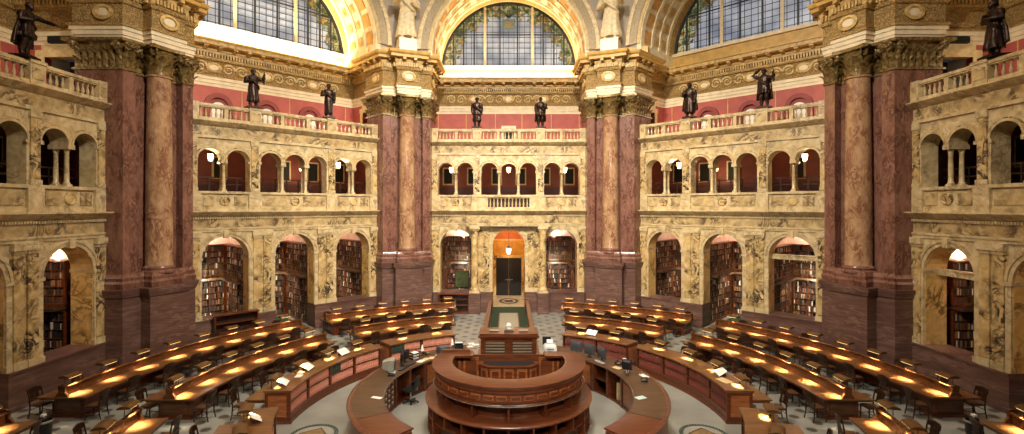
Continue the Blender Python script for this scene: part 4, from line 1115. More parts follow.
# ---- things on the left of the ring
root = empty('tube_monitor', ring(4.45, 72, Z, PI*.12), 'beige bulky tube monitor standing on the left ring counter', 'monitor')
q = MB(); q.rings([[(-.21*k,y,.05+.2*(1-k)),(.21*k,y,.05+.2*(1-k)),(.21*k,y,.05+.2*(1-k)+.38*k),(-.21*k,y,.05+.2*(1-k)+.38*k)] for y, k in ((-.2,1),(-.02,1),(.05,.9),(.22,.6))], M['beige']); q.build('monitor_case', root)
q = MB(); q.box(-.17, .17, .0-.205, -.198, .1, .38, M['screen']); q.build('screen', root); q = MB(); q.lathe([(.14,0),(.15,.02),(.08,.05)], 16, M['beige']); q.build('swivel_foot', root)
monitor_flat(ring(4.4, 63, Z, PI+.5), .4, .36, 'black flat monitor beside the beige tube monitor')
monitor_flat(ring(4.6, 58, Z, PI-.2), .36, .34, 'small black flat monitor farther along the left ring counter')
keyboard(ring(4.15, 67, Z, PI+.1), 'black keyboard in front of the beige tube monitor')
keyboard(ring(4.2, 60, Z, PI+.1), 'black keyboard by the small black monitor on the left counter')
telephone(ring(4.15, 77, Z, .4), 'black telephone at the left foot of the beige tube monitor')
telephone(ring(4.7, 44, Z, .2), 'black telephone beside the white statuette on the left counter')
sheet(ring(4.2, 76, Z, .3) @ Trans(.25, 0, 0), .3, .2, M['cardblue'], 'pale blue sheet lying in front of the beige tube monitor')
sheet(ring(4.15, 104, Z, 1.0), .34, .14, M['paper'], 'white notice strip near the front of the left ring counter')
for k, (a, r, m) in enumerate(((53,4.15,'paper'),(49,4.2,'cream'),(45.5,4.15,'cream'),(41,4.2,'paper'),(37,4.25,'cream'),(33,4.2,'paper'))):
    sheet(ring(r, a, Z, .2+.3*k), .3, .22, M[m], '%s sheet of paper, %s along the left ring counter from the keyboards' % ({'paper':'white','cream':'cream'}[m], ORD[k]))
root = empty('desk_tray', ring(4.6, 52, Z), 'stack of wire letter trays with papers on the left ring counter', 'tray')
for z in (0, .1, .2):
    q = MB(); q.box(-.17, .17, -.13, .13, z, z+.012, M['black']); q.box(-.17, -.16, -.13, .13, z, z+.06, M['black']); q.box(.16, .17, -.13, .13, z, z+.06, M['black']); q.build('tray_tier', root)
    q = MB(); q.box(-.14, .14, -.11, .11, z+.013, z+.035, M['paper']); q.build('paper_pile', root)
for x in (-.165, .165):
    q = MB(); q.box(x-.008, x+.008, .11, .13, 0, .27, M['black']); q.build('tray_post', root)
for k, (a, r, lb) in enumerate(((47, 4.62, 'small white pointed statuette lamp on the left ring counter, front one'), (30, 4.6, 'small white pointed statuette lamp on the left ring counter, rear one'))):
    root = empty('table_lamp', ring(r, a), lb, 'lamp')
    q = MB(); q.lathe([(.06,0),(.06,.02),(.02,.04),(.018,.22)], 12, M['lampbrass']); q.build('lamp_base', root)
    q = MB(); q.lathe([(.075,.2),(.05,.3),(.025,.42),(.001,.45)], 12, M['paper']); q.build('lamp_shade', root)
root = empty('printer', ring(4.45, 36, Z, PI), 'grey printer with white paper tray on the left ring counter', 'printer')
q = MB(); q.loft([(-.22,-.2),(.22,-.2),(.22,.2),(-.22,.2)], [(0,0),(0,.2),(-.03,.25)], M['screen']); q.build('printer_body', root)
q = MB(); q.mbox(Trans(0,.14,.22) @ Matrix.Rotation(R(-55),4,'X'), -.14, .14, 0, .24, 0, .01, M['paper']); q.build('paper_feed', root); q = MB(); q.box(-.15, .15, -.3, -.19, .05, .07, M['paper']); q.build('output_tray', root)
root = empty('copier', ring(4.4, 27.5, Z, PI-.3), 'black machine with a white lid at the far end of the left ring counter', 'machine')
q = MB(); q.box(-.18, .18, -.16, .16, 0, .22, M['black']); q.build('machine_body', root); q = MB(); q.mbox(Trans(0,-.1,.22) @ Matrix.Rotation(R(25),4,'X'), -.15, .15, 0, .24, 0, .05, M['whitepl']); q.build('machine_lid', root)
for k, (x, y, w, h) in enumerate(((-1.42,4.28,.3,.12), (-1.06,4.35,.28,.2), (-.8,4.3,.2,.12))):
    root = empty('book_pile', Trans(x+.0, YC+y-.3, Z) if False else ring(4.3, 21.5-3.2*k if k < 2 else 19.6, Z), '%s pile of white and red pamphlets left of the podium' % ['left','middle','right'][k], 'pile')
    n = 3+k % 2
    if k == 2: root.matrix_basis = ring(4.7, 19.5, Z)
    for j in range(n):
        q = MB(); q.mbox(RotZ(rnd.uniform(-.15,.15)), -.13, .13, -.1, .1, j*.045, j*.045+.04, M[['paper','redbook','whitepl','paper'][j]]); q.build('pamphlet', root)
# swivel chair in the kneehole of the left ring
root = empty('office_chair', ringM(3.75, 68, 0, 0), 'black office chair pushed into the left ring counter kneehole', 'chair')
q = MB(); q.loft([(-.2,-.2),(.2,-.2),(.23,.15),(.18,.22),(-.18,.22),(-.23,.15)], [(0,.44),(.02,.47),(0,.5)], M['black']); q.build('seat', root)
q = MB(); q.rings([[(x*(1-.3*k), -.2-.06*k-.03*(1-(x/.2)**2)+d, .55+.4*k) for x, d in ((-.2,0),(0,0),(.2,0),(.2,-.04),(0,-.04),(-.2,-.04))] for k in (0,.4,.8,1)], M['black']); q.build('backrest', root)
q = MB(); q.tube([(0,0,.06),(0,0,.44)], .03, 10, M['steel']); q.tube([(0,-.1,.44),(0,-.26,.46),(0,-.27,.6)], .015, 8, M['steel']); q.build('column', root)
for k in range(5):
    a = 2*PI*k/5; q = MB(); q.tube([(0,0,.09),(.27*math.cos(a),.27*math.sin(a),.05)], [.03,.02], 8, M['black']); q.ball((.27*math.cos(a),.27*math.sin(a),.03), .03, M['black'], 6); q.build('base_arm', root)
# ---- things on the right of the ring
for k, (a, t) in enumerate(((-38, .1), (-46, .0), (-54, -.15))):
    monitor_flat(ring(4.35, a, Z, PI+t), .5, .4, '%s of three grey-black flat monitors in a row on the right ring counter' % ['leftmost','middle','rightmost'][k], 'screen')
    if k != 1: keyboard(ring(4.1, a-.5, Z, PI+t) @ Trans(0,-.1,0), 'pale keyboard in front of the %s right-hand monitor' % ['leftmost','','rightmost'][k], 'whitepl')
root = empty('printer', ring(4.3, -23, Z, .4), 'white rounded printer on the ring counter right of the podium', 'printer')
q = MB(); q.loft([(-.26,-.18),(-.2,-.22),(.2,-.22),(.26,-.18),(.26,.18),(.2,.22),(-.2,.22),(-.26,.18)], [(0,0),(0,.14),(-.03,.2),(-.1,.25),(-.16,.26)], M['whitepl']); q.build('printer_body', root)
q = MB(); q.box(-.14, .14, -.24, -.2, .08, .1, M['black']); q.build('paper_slot', root); q = MB(); q.mbox(Trans(0,.1,.24) @ Matrix.Rotation(R(50),4,'X'), -.12, .12, 0, .16, 0, .015, M['whitepl']); q.build('paper_feed', root)
monitor_flat(ring(4.6, -20, Z, .2), .34, .34, 'black flat monitor just right of the podium corner')
monitor_flat(ring(4.35, -73, Z, PI*1.25), .34, .34, 'single black monitor turned sideways on the right ring counter')
telephone(ring(4.6, -62, Z, .3), 'black telephone beside the rightmost of three monitors')
telephone(ring(4.55, -85, Z, -.4), 'black telephone at the front of the right ring counter')
sheet(ring(4.3, -66, Z, .3), .32, .24, M['cream'], 'tan folder lying on the right ring counter left of the single monitor')
sheet(ring(4.75, -79, Z, .2), .34, .2, M['paper'], 'white sheet lying behind the front telephone, right ring counter')
sheet(ring(4.15, -104, Z, -.9), .32, .22, M['cardblue'], 'pale green card at the front of the right ring counter')
root = empty('pen_holder', ring(4.2, -77, Z), 'small blue pen holder below the single black monitor', 'pen holder')
q = MB(); q.lathe([(.05,0),(.055,.1),(.045,.1),(.04,.02),(.001,.02)], 12, M['screen']); q.build('cup', root)
for k in range(4):
    a = k*1.6; q = MB(); q.tube([(.015*math.cos(a),.015*math.sin(a),.03),(.05*math.cos(a),.05*math.sin(a),.19)], .006, 6, M[['screen','whitepl','redbook','paper'][k]]); q.build('pen', root)
q = MB(); Mx = ringM(4.3, -70, .081); q.mbox(Mx, -.05, .05, -.2, .15, 0, .6, M['cream']); o = q.build('document_binder'); tag(o, 'tall tan binder standing in the right ring counter cubby', 'binder')
# ---- things on the lower shelves of the central desk
def shelf_item(name, r, a, z, label, cat, fn):
    root = empty(name, ringM(r, a, z, 0), label, cat); fn(root); return root
CS = [('redbook','red'),('maroonbook','maroon'),('redbook','red'),('cream','yellow'),('screen','grey'),('paper','white')]
for k, (m, c) in enumerate(CS):
    q = MB(); Mx = ringM(2.35, 277-2.4*k, .492 if k != 3 else .492, PI); q.mbox(Mx, -.035, .035, -.12, .12, 0, .26-.02*(k % 3), M[m]); o = q.build('shelf_book'); tag(o, '%s book standing under the right end of the central desk ledge, %s from the end' % (c, ORD[k]), 'book')
def bag(root):
    q = MB(); q.lathe([(.001,0),(.1,.01),(.13,.1),(.1,.24),(.05,.33),(.03,.36)], 12, M['paper'], sy=.7); q.build('bag_body', root)
    q = MB(); q.tube([(-.03,0,.35),(-.05,0,.42),(0,0,.46),(.05,0,.42),(.03,0,.35)], .012, 6, M['screen']); q.build('bag_handle', root)
shelf_item('white_bag', 2.35, 112, .491, 'white paper bag with grey handle on the left lower shelf', 'bag', bag)
def cushion(root):
    q = MB(); q.ball((0,0,.14), .15, M['cardblue'], 10); q.ball((.06,.05,.3), .1, M['paper'], 10); q.build('bundle', root)
    q = MB(); q.ball((0,-.1,.1), .09, M['redbook'], 8); q.build('red_pouch', root)
shelf_item('cloth_bundle', 2.42, 84, .491, 'pale blue and white bundle on the shelf at the left end of the central desk', 'bundle', cushion)
def cup(root):
    q = MB(); q.lathe([(.035,0),(.045,.1),(.04,.1),(.032,.01),(.001,.01)], 12, M['whitepl']); q.build('cup_body', root)
    q = MB(); q.tube([(.042,0,.08),(.07,0,.07),(.07,0,.04),(.04,0,.03)], .007, 6, M['whitepl']); q.build('cup_handle', root)
shelf_item('white_cup', 2.35, 233, .491, 'white cup on the lower shelf right of centre, central desk', 'cup', cup)
for k, a in enumerate((150, 180, 210)):
    chair(3.0, a, 'dark wooden chair, %s from the left, facing the front of the central desk' % ORD[k], 'dark wooden reading chairs', False)
# ------------------------------------------------------------------ alcoves behind the lower arches
abooks = stuff_books
def shelf_row(Mb, x0, x1, y, z, depth, hmax, axis='x', face=-1):
    """a row of books: boxes side by side with spines toward `face`"""
    p = x0
    while p < x1-.03:
        w = rnd.choice((.03,.035,.04,.05,.06,.075)); h = hmax*rnd.uniform(.72,.95)
        if rnd.random() < .06: p += w*2; continue
        if axis == 'x': abooks.mbox(Mb, p, p+w-.004, y, y+depth*rnd.uniform(.85,1), z, z+h, M['books'])
        else:
            a, b = sorted((y, y+face*depth)); abooks.mbox(Mb, a, b, p, p+w-.004, z, z+h, M['books'])
        p += w
LEV_LO = [.12+.36*k for k in range(7)]; LEV_UP = [2.98+.345*k for k in range(5)]
bc0 = None
def make_bookcase():
    root = empty('alcove_bookcase'); D = M['darkwood']; W = M['casewood']
    for nm, z0, z1, lev in (('lower_case', 0, 2.7, LEV_LO), ('upper_case', 2.88, 4.72, LEV_UP)):
        b = MB(); b.box(-1.55, 1.55, 5.1, 5.16, z0, z1, D)
        for s in (-1, 1): b.box(min(s*1.52, s*1.58), max(s*1.52, s*1.58), 1.3, 5.1, z0, z1, D)
        for x in (-1.17, -.4, .4, 1.17): b.box(x-.03, x+.03, 4.76, 5.1, z0, z1, W)
        for s in (-1, 1):
            for y in (1.3, 2.4, 3.5, 4.6): b.box(min(s*1.2, s*1.52), max(s*1.2, s*1.52), y-.03, y+.03, z0, z1, W)
        b.box(-1.58, 1.58, 4.72, 5.1, z1-.06, z1, W); b.box(-1.58, 1.58, 4.74, 5.1, z0, z0+.1, W)
        for s in (-1, 1): b.box(min(s*1.17, s*1.55), max(s*1.17, s*1.55), 1.27, 4.72, z1-.06, z1, W); b.box(min(s*1.19, s*1.55), max(s*1.19, s*1.55), 1.27, 4.72, z0, z0+.1, W)
        b.build(nm, root)
        for z in lev[1:]:
            q = MB(); q.box(-1.2, 1.2, 4.78, 5.1, z-.025, z, W)
            for s in (-1, 1): q.box(min(s*1.22, s*1.52), max(s*1.22, s*1.52), 1.3, 4.6, z-.025, z, W)
            q.build('shelf', root)
    m = MB(); m.box(-1.58, 1.58, 3.95, 5.1, 2.74, 2.86, M['counter'])
    for s in (-1, 1): m.box(min(s*.78, s*1.58), max(s*.78, s*1.58), 1.3, 3.95, 2.74, 2.86, M['counter'])
    m.build('mezzanine_walkway', root)
    r = MB(); L = M['lampbrass']
    for z in (3.72, 3.3): r.box(-.8, .8, 3.96, 3.99, z, z+.035, L)
    for s in (-1, 1):
        for z in (3.72, 3.3): r.box(s*.8-.015, s*.8+.015, 1.3, 3.98, z, z+.035, L)
        for k in range(10): y = 1.35+k*.29; r.box(s*.8-.01, s*.8+.01, y-.01, y+.01, 2.86, 3.73, L)
    for k in range(7): x = -.72+k*.24; r.box(x-.01, x+.01, 3.965, 3.985, 2.86, 3.73, L)
    r.build('railing', root)
    return root
ALC = []
for d, nm in ((0,'far central'), (45,'far left'), (-45,'far right'), (90,'left'), (-90,'right')):
    xs = (-LOW, LOW) if d == 0 else ((-LOW, 0, LOW) if abs(d) == 45 else ((LOW, 0) if d > 0 else (-LOW, 0)))
    for x in xs: ALC.append((d, nm, x))
BK = [None]
def alcove_light(Mx, x, y, z, tx, ty, tz, sx, sy, p, col):
    l = bpy.data.lights.new('alcove_lamp', 'AREA'); l.shape = 'RECTANGLE'; l.size = sx; l.size_y = sy; l.energy = p; l.color = col
    o = bpy.data.objects.new('alcove_lamp', l); COL.objects.link(o)
    dv = Vector((tx-x, ty-y, tz-z)); o.matrix_basis = Mx @ Trans(x, y, z) @ dv.to_track_quat('-Z', 'X').to_matrix().to_4x4()
for d, nm, x in ALC:
    Mb = bayM(d) @ Trans(x, 0, 0)
    par = [o for o in bpy.data.objects if o.parent is None and o.get('kind') == 'structure' and (o.matrix_basis.translation-bayM(d).translation).length < .01 and o.name.startswith('wall_')][0]
    s = MB(); A = M['alcove']
    s.box(x-1.66, x+1.66, 5.16, 5.3, 0, 6.0, A)
    for q in (-1, 1): s.box(min(x+q*1.6, x+q*1.68), max(x+q*1.6, x+q*1.68), .92, 5.2, 0, 6.0, A)
    s.box(x-1.68, x+1.68, .92, 5.2, 5.95, 6.1, A)
    s.build('alcove_shell', par)
    c = {-LOW: 'left', 0: 'middle', LOW: 'right'}[x]
    lb = 'dark wooden two-storey bookcase inside the %s arch of the %s %s' % (c, nm, 'bay' if d in (0, 45, -45) else 'wall')
    if BK[0] is None:
        BK[0] = make_bookcase(); BK[0].matrix_basis = Mb; tag(BK[0], lb, 'bookcase')
    else: copy_tree(BK[0], Mb, lb, 'bookcase')
    for lev, hm in ((LEV_LO, .32), (LEV_UP, .31)):
        for z in lev:
            for a, b in ((-1.14,-.43), (-.37,.37), (.43,1.14)): shelf_row(Mb, a, b, 4.8, z, .22, hm)
            for q in (-1, 1):
                for ya, yb in ((1.34,2.36), (2.44,3.46), (3.54,4.56)): shelf_row(Mb, ya, yb, q*1.24, z, .22, hm, 'y', q)
    dim = .12 if abs(d) == 90 else 1
    if abs(d) == 90: alcove_light(Mb, 1.36 if d > 0 else -1.36, 1.9, 4.78, 1.5 if d > 0 else -1.5, 1.9, 5.8, 1.6, .1, 70, (1,.86,.66))
    alcove_light(Mb, 0, 4.5, 4.85, 0, 5.1, 5.6, 2.2, .12, 110, (1,.84,.7))
    alcove_light(Mb, 0, 2.9, 2.72, 0, 4.9, 1.2, 1.2, .2, 95*dim, (1,.86,.62))
    l = bpy.data.lights.new('alcove_bulb', 'POINT'); l.energy = 22; l.color = (1,.84,.66); l.shadow_soft_size = .15; o = bpy.data.objects.new('alcove_bulb', l); COL.objects.link(o); o.location = Mb @ Vector((0, 3.0, 5.45 if abs(d) < 80 else 5.75))
    alcove_light(Mb, 0, 2.3, 5.6, 0, 4.9, 3.4, 1.2, .3, 8*dim, (1,.8,.6))
o = abooks.build('shelved_books', None, smooth=False, norm=False)
tag(o, 'many small bound books filling the shelves in the arches behind the arcade', 'books', None, 'stuff')
for d, w in ((45, 'left'), (-45, 'right')):
    Mb = bayM(d); q = MB(); q.box(-.9, .9, -.5, 4.4, 0, .014, M['carpet']); tag(q.build('doorway_carpet', None, M=Mb), 'green carpet in the open middle arch of the far %s bay' % w, 'carpet')
# passage behind the central doorway
ps = MB()
ps.box(-1.7, 1.7, 6.0, 6.2, 0, 4.35, M['gold_wall']); ps.box(-1.7, 1.7, 6.0, 6.2, 4.35, 6.2, M['orange_vault'])
for q in (-1, 1): ps.box(min(q*1.6, q*1.7), max(q*1.6, q*1.7), .92, 6.1, 0, 6.2, M['gold_wall']); ps.box(min(q*1.0, q*1.2), max(q*1.0, q*1.2), 5.92, 6.02, 0, 3.1, M['jamb'])
ps.box(-1.2, 1.2, 5.92, 6.02, 2.95, 3.15, M['jamb']); ps.box(-1.7, 1.7, .92, 6.1, 6.1, 6.2, M['orange_vault'])
ps.box(-1.65, 1.65, 5.95, 6.0, 4.3, 4.42, M['jamb'])
ps.build('passage_shell', wall_far)
dr = empty('door_1', bayM(0), kind='structure')
for s in (-1, 1):
    q = MB(); q.box(min(s*.01, s*.98), max(s*.01, s*.98), 5.94, 5.99, .02, 2.94, M['blackdoor'])
    for z0, z1 in ((.3,1.1), (1.3,2.7)): q.box(min(s*.18, s*.82), max(s*.18, s*.82), 5.925, 5.94, z0, z1, M['blackdoor'])
    o = q.build('door_leaf', dr); h = MB(); h.tube([(s*.08,5.9,1.0),(s*.08,5.88,1.1),(s*.08,5.88,1.25),(s*.08,5.9,1.35)], .014, 6, M['steel']); h.build('door_handle', o)
q = MB(); q.box(-.3, .3, 5.9, 5.935, 1.22, 1.26, M['steel']); q.build('push_bar', dr)
q = MB(); q.box(-1.5, 1.5, 1.65, 5.9, 0, .01, M['threshold']); o = q.build('trim_3', None, M=bayM(0), kind='structure')
q = MB()
for k in range(24):
    a = 2*PI*k/24; q.mbox(Trans(.62*math.cos(a), 3.7+.9*math.sin(a), 0) @ RotZ(a), -.1, .1, -.09, .09, .01, .014, M['greenbook'])
q.box(-.3, .3, 3.3, 4.1, .01, .013, M['darkwood']); q.build('trim_4', None, M=bayM(0), kind='structure')
# low open bookcases against the plinth, and a green board
def low_case(Mb, w, h, label):
    root = empty('low_bookcase', Mb, label, 'bookcase')
    q = MB(); q.box(-w, w, -.06, 0, 0, h, M['darkwood'])
    for s in (-1, 1): q.box(min(s*w, s*(w-.06)), max(s*w, s*(w-.06)), -.42, 0, 0, h, M['casewood'])
    q.box(-w, w, -.42, 0, 0, .12, M['casewood']); q.build('case', root)
    q = MB(); q.box(-w-.05, w+.05, -.47, .0, h, h+.06, M['issuewood']); q.build('top', root)
    for z in (h*.42, h*.72):
        q = MB(); q.box(-w+.06, w-.06, -.4, -.06, z, z+.03, M['casewood']); q.build('shelf', root)
low_case(bayM(0) @ Trans(-3.55, -.22, 0), .98, 1.25, 'low dark open bookcase under the left arch of the far central bay')
low_case(bayM(45) @ Trans(-3.1, -.22, 0), 1.0, 1.55, 'low dark bookcase under the leftmost arch of the far left bay')
root = empty('display_board', bayM(0) @ Trans(-3.3, 2.2, 0), 'green display board on legs inside the left arch of the far central bay', 'board')
q = MB(); q.box(-.45, .45, -.02, .02, 1.3, 2.4, M['olive']); q.build('board', root)
q = MB()
for a in ((-.5,-.45,1.25,2.45), (.45,.5,1.25,2.45)): q.box(a[0], a[1], -.03, .03, a[2], a[3], M['darkwood'])
for z in (1.25, 2.4): q.box(-.5, .5, -.03, .03, z, z+.05, M['darkwood'])
q.build('board_frame', root)
for s in (-1, 1):
    q = MB(); q.box(s*.47-.025, s*.47+.025, -.03, .03, 0, 1.26, M['darkwood']); q.box(s*.47-.025, s*.47+.025, -.25, .25, 0, .05, M['darkwood']); q.build('leg', root)

# ------------------------------------------------------------------ lanterns
def make_lantern():
    root = empty('hanging_lantern')
    q = MB(); q.tube([(0,0,.36),(0,0,1.35)], .012, 6, M['bronze']); q.lathe([(.06,1.33),(.05,1.36),(.001,1.37)], 10, M['bronze']); q.build('chain', root)
    q = MB(); q.lathe([(.2,.2),(.17,.25),(.08,.3),(.05,.36),(.001,.37)], 8, M['bronze']); q.lathe([(.1,-.24),(.06,-.29),(.001,-.3)], 8, M['bronze'])
    for k in range(4):
        a = PI/4+k*PI/2; q.tube([(.185*math.cos(a),.185*math.sin(a),.2),(.12*math.cos(a),.12*math.sin(a),-.24)], .012, 6, M['bronze'])
    q.build('lantern_frame', root)
    q = MB(); q.lathe([(.1,-.23),(.14,-.1),(.17,.08),(.165,.2)], 8, M['globe']); q.build('lantern_glass', root)
    l = bpy.data.lights.new('lantern_bulb', 'POINT'); l.energy = 42; l.color = (1,.72,.42); l.shadow_soft_size = .15
    o = bpy.data.objects.new('lantern_bulb', l); COL.objects.link(o); o.parent = root; o.location = (0, -.02, -.45)
    return root
LT = make_lantern(); lt_used = [False]
def lantern(d, x, y, z, label, sc=1.0):
    Mx = bayM(d) @ Trans(x, y, z) @ Matrix.Scale(sc*.82, 4)
    if not lt_used[0]: lt_used[0] = True; LT.matrix_basis = Mx; tag(LT, label, 'lantern')
    else: copy_tree(LT, Mx, label, 'lantern')
lantern(0, -3.98, 1.6, 9.5, 'glowing lantern in the left pair of arches, far central gallery')
lantern(0, 0, 1.6, 9.5, 'glowing lantern in the middle arch of the far central gallery')
lantern(0, 3.9, 1.6, 9.5, 'glowing lantern in the right pair of arches, far central gallery')
lantern(45, -3.75, 1.6, 9.55, 'glowing lantern in the leftmost upper arch of the far left bay')
lantern(45, 3.3, 1.6, 9.55, 'glowing lantern in the right pair of upper arches, far left bay')
lantern(45, 1.5, 3.0, 9.3, 'small lantern deep behind the middle arches of the far left bay', .6)
lantern(-45, 3.65, 1.6, 9.55, 'glowing lantern in the rightmost upper arch of the far right bay')
lantern(-45, -3.3, 1.6, 9.55, 'glowing lantern in the left pair of upper arches, far right bay')
lantern(-45, -1.5, 3.0, 9.3, 'small lantern deep behind the middle arches of the far right bay', .6)
lantern(0, 0, 2.6, 3.8, 'glowing lantern hanging in the central doorway passage', 1.15)

# ------------------------------------------------------------------ statues
def figure(name, mat, H, label, Mx, hem=.1, flare=1.0, tunic=None, cape=0, arms=('down','down'), beard=True, turn=0, lean=0, base=.1, bald=False, staff=0, hat=False):
    """a draped standing figure, facing local -y; heights in units of H"""
    root = empty(name, Mx @ RotZ(turn), label, 'statue')
    b = MB(); k = H; BULK = 1.22 if H < 3 else 1.42
    nseg = 26; rings = []
    def ring(z, rx, ry, dx=0, dy=0, fold=0, ph=0):
        out = []
        for i in range(nseg):
            a = 2*PI*i/nseg; f = 1+fold*math.sin(7*a+ph)+fold*.6*math.sin(11*a-ph*1.7)
            out.append(((dx+rx*f*math.cos(a))*k, (dy+ry*f*math.sin(a)+lean*z)*k, z*k))
        return out
    hm = hem
    rings = [ring(hm, .115*flare, .1*flare, 0, 0, .09, 0), ring(hm+.08, .118*flare, .1*flare, 0, 0, .08, .3),
             ring((hm+.5)/2, .108*(1+flare)/2, .088*(1+flare)/2, 0, 0, .07, .7), ring(.5, .102, .078, 0, 0, .05, 1.2), ring(.6, .092, .066, 0, 0, .025, 1.8),
             ring(.7, .108, .07, 0, -.004, .02, 2.2), ring(.78, .122, .066, 0, 0, .015, 2.6), ring(.815, .105, .055, 0, .0, .01), ring(.838, .05, .042), ring(.86, .034, .036, 0, -.006), ring(.885, .034, .038, 0, -.012)]
    b.rings(rings, mat)
    # head with face
    hc = (0, (-.014+lean*.93)*k, .935*k)
    b.ball(hc, .052*k, mat, 10, sz=1.28)
    b.ball((0, hc[1]-.05*k, .925*k), .012*k, mat, 6, sz=1.6)                      # nose
    for s in (-1, 1): b.ball((s*.05*k, hc[1]+.005*k, .932*k), .012*k, mat, 6, sz=1.6); b.ball((s*.02*k, hc[1]-.043*k, .952*k), .011*k, mat, 6)   # ears, brow
    if beard: b.ball((0, hc[1]-.034*k, .888*k), .032*k, mat, 8, sz=1.3)
    if not bald: b.ball((0, hc[1]+.012*k, .953*k), .056*k, mat, 8); b.ball((0, hc[1]+.03*k, .91*k), .045*k, mat, 8)
    # legs and feet
    for s in (-1, 1):
        x = s*.05
        b.tube([(x*k,(.0+lean*.45)*k,.46*k),(x*1.05*k,(-.012+lean*.27)*k,.27*k),(x*1.1*k,.012*k,.16*k),(x*1.15*k,.005*k,.03*k)], [.06*k,.042*k,.042*k,.03*k], 10, mat)
        b.tube([(x*1.15*k,.03*k,.022*k),(x*1.25*k,-.04*k,.024*k),(x*1.4*k,-.1*k,.014*k)], [.026*k,.03*k,.02*k], 8, mat)
    if tunic:
        b.rings([ring(tunic, .12, .1, 0, 0, .1, 1), ring(tunic+.1, .112, .09, 0, 0, .08, 1.3), ring(.58, .1, .076, 0, 0, .03, 2)], mat)
    # cape hanging behind
    if cape:
        rg = []
        for z, w, y in ((.8,.115,.03), (.65,.14,.075), (.45,.16*cape,.1), (.3,.175*cape,.115), (.2,.18*cape,.12)):
            out = []; inn = []
            for i in range(15):
                t = -1+i/7; a = t*1.5
                f = 1+.07*math.sin(i*2.1)
                out.append((w*math.sin(a)*f*k, (y*math.cos(a)*f+.005+lean*z)*k, z*k)); inn.append((w*.86*math.sin(a)*f*k, (y*.8*math.cos(a)*f-.006+lean*z)*k, z*k))
            rg.append(out+inn[::-1])
        b.rings(rg, mat)
    # arms: shoulder, elbow, hand
    P = {'down': ((.108,0,.785), (.13,.015,.62), (.122,-.03,.475)), 'bent': ((.118,0,.785), (.16,.0,.63), (.07,-.12,.65)), 'fore': ((.118,0,.785), (.15,-.05,.67), (.13,-.22,.66)),
         'reach': ((.118,-.01,.785), (.15,-.13,.72), (.13,-.29,.66)), 'salute': ((.118,0,.785), (.23,-.02,.87), (.08,-.05,.98)), 'chest': ((.118,0,.785), (.155,-.03,.65), (.02,-.1,.72)),
         'up': ((.118,0,.785), (.19,-.02,.68), (.2,-.07,.84)), 'book': ((.118,0,.785), (.15,.02,.62), (.1,-.1,.6))}
    for s, kind in ((-1, arms[0]), (1, arms[1])):
        pa = [Vector((s*x*k, (y+lean*z)*k, z*k)) for x, y, z in P[kind]]
        mid = [pa[0], pa[0].lerp(pa[1], .5), pa[1], pa[1].lerp(pa[2], .5), pa[1].lerp(pa[2], .9)]
        b.tube(mid, [.046*k,.048*k,.042*k,.04*k,.034*k], 10, mat)
        dv = (pa[2]-pa[1]).normalized(); sd = dv.cross(Vector((0,0,1)) if abs(dv.z) < .9 else Vector((0,1,0))).normalized()
        b.tube([pa[1].lerp(pa[2], .85), pa[2], pa[2]+dv*.03*k], [.02*k,.024*k,.02*k], 8, mat)
        for j in range(4):
            o_ = sd*(-.018+.012*j)*k; l = (.034,.04,.038,.03)[j]*k; dn = Vector((0,0,-.012*k))
            b.tube([pa[2]+dv*.024*k+o_, pa[2]+dv*.024*k+o_+dv*l*.6+dn*.4, pa[2]+dv*.024*k+o_+dv*l+dn], [.0075*k,.007*k,.006*k], 6, mat)
        b.tube([pa[2]+sd*.02*k, pa[2]+sd*.034*k+dv*.016*k, pa[2]+sd*.036*k+dv*.034*k], [.009*k,.008*k,.007*k], 6, mat)
        if kind == 'up' or (kind == 'book'):
            if kind == 'book': b.mbox(Trans(*(pa[2]+Vector((0,0,.03*k)))), -.05*k, .05*k, -.02*k, .02*k, -.06*k, .07*k, mat)
            else: b.tube([pa[2]-Vector((0,0,.22*k)), pa[2]+Vector((0,0,.12*k))], .014*k, 8, mat)
    # sash folds
    b.tube([(-.1*k,-.07*k,.78*k),(-.02*k,-.088*k,.66*k),(.08*k,-.09*k,.55*k),(.11*k,-.03*k,.48*k)], [.018*k,.02*k,.02*k,.016*k], 8, mat)
    b.v = [(x*BULK, y*BULK, z) for x, y, z in b.v]
    o = b.build('figure', root); m = o.modifiers.new('remesh', 'REMESH'); m.mode = 'VOXEL'; m.voxel_size = .0125*H; m.use_smooth_shade = True
    q = MB(); q.box(-.17*k, .17*k, -.15*k, .15*k, -base, .012*k, mat); q.build('statue_base', root)
    return root
B_ = M['bronze']; ZB = 12.12
def st(d, x, H, label, turn=0, **kw):
    figure('bronze_statue', B_, H, label, bayM(d) @ Trans(x, .04, ZB+.06), base=.06, turn=turn, **kw)
st(0, -2.1, 1.98, 'dark bronze statue in a long coat, arms down, left on the central balustrade', hem=.2, flare=1.0, arms=('down','down'), tunic=.42)
st(0, 2.1, 2.0, 'dark bronze statue in a knee-length tunic and side cape, right on central balustrade', hem=.38, flare=1.05, arms=('down','bent'), cape=.9)
st(45, -2.15, 2.02, 'dark bronze robed statue holding a staff, left one on the far left balustrade', hem=.14, flare=1.05, arms=('bent','up'))
st(45, 1.95, 1.98, 'slim dark bronze statue in a long robe, right one on the far left balustrade', hem=.1, flare=.8, arms=('bent','down'), turn=-.3)
st(-45, -1.9, 2.02, 'dark bronze statue in a wide long cloak, left one on the far right balustrade', hem=.12, flare=1.05, arms=('bent','down'), cape=1.05, turn=.1)
st(-45, 2.15, 2.02, 'dark bronze statue shading its eyes with a raised hand, far right balustrade', hem=.36, flare=1.0, arms=('salute','up'), cape=.95, bald=True)
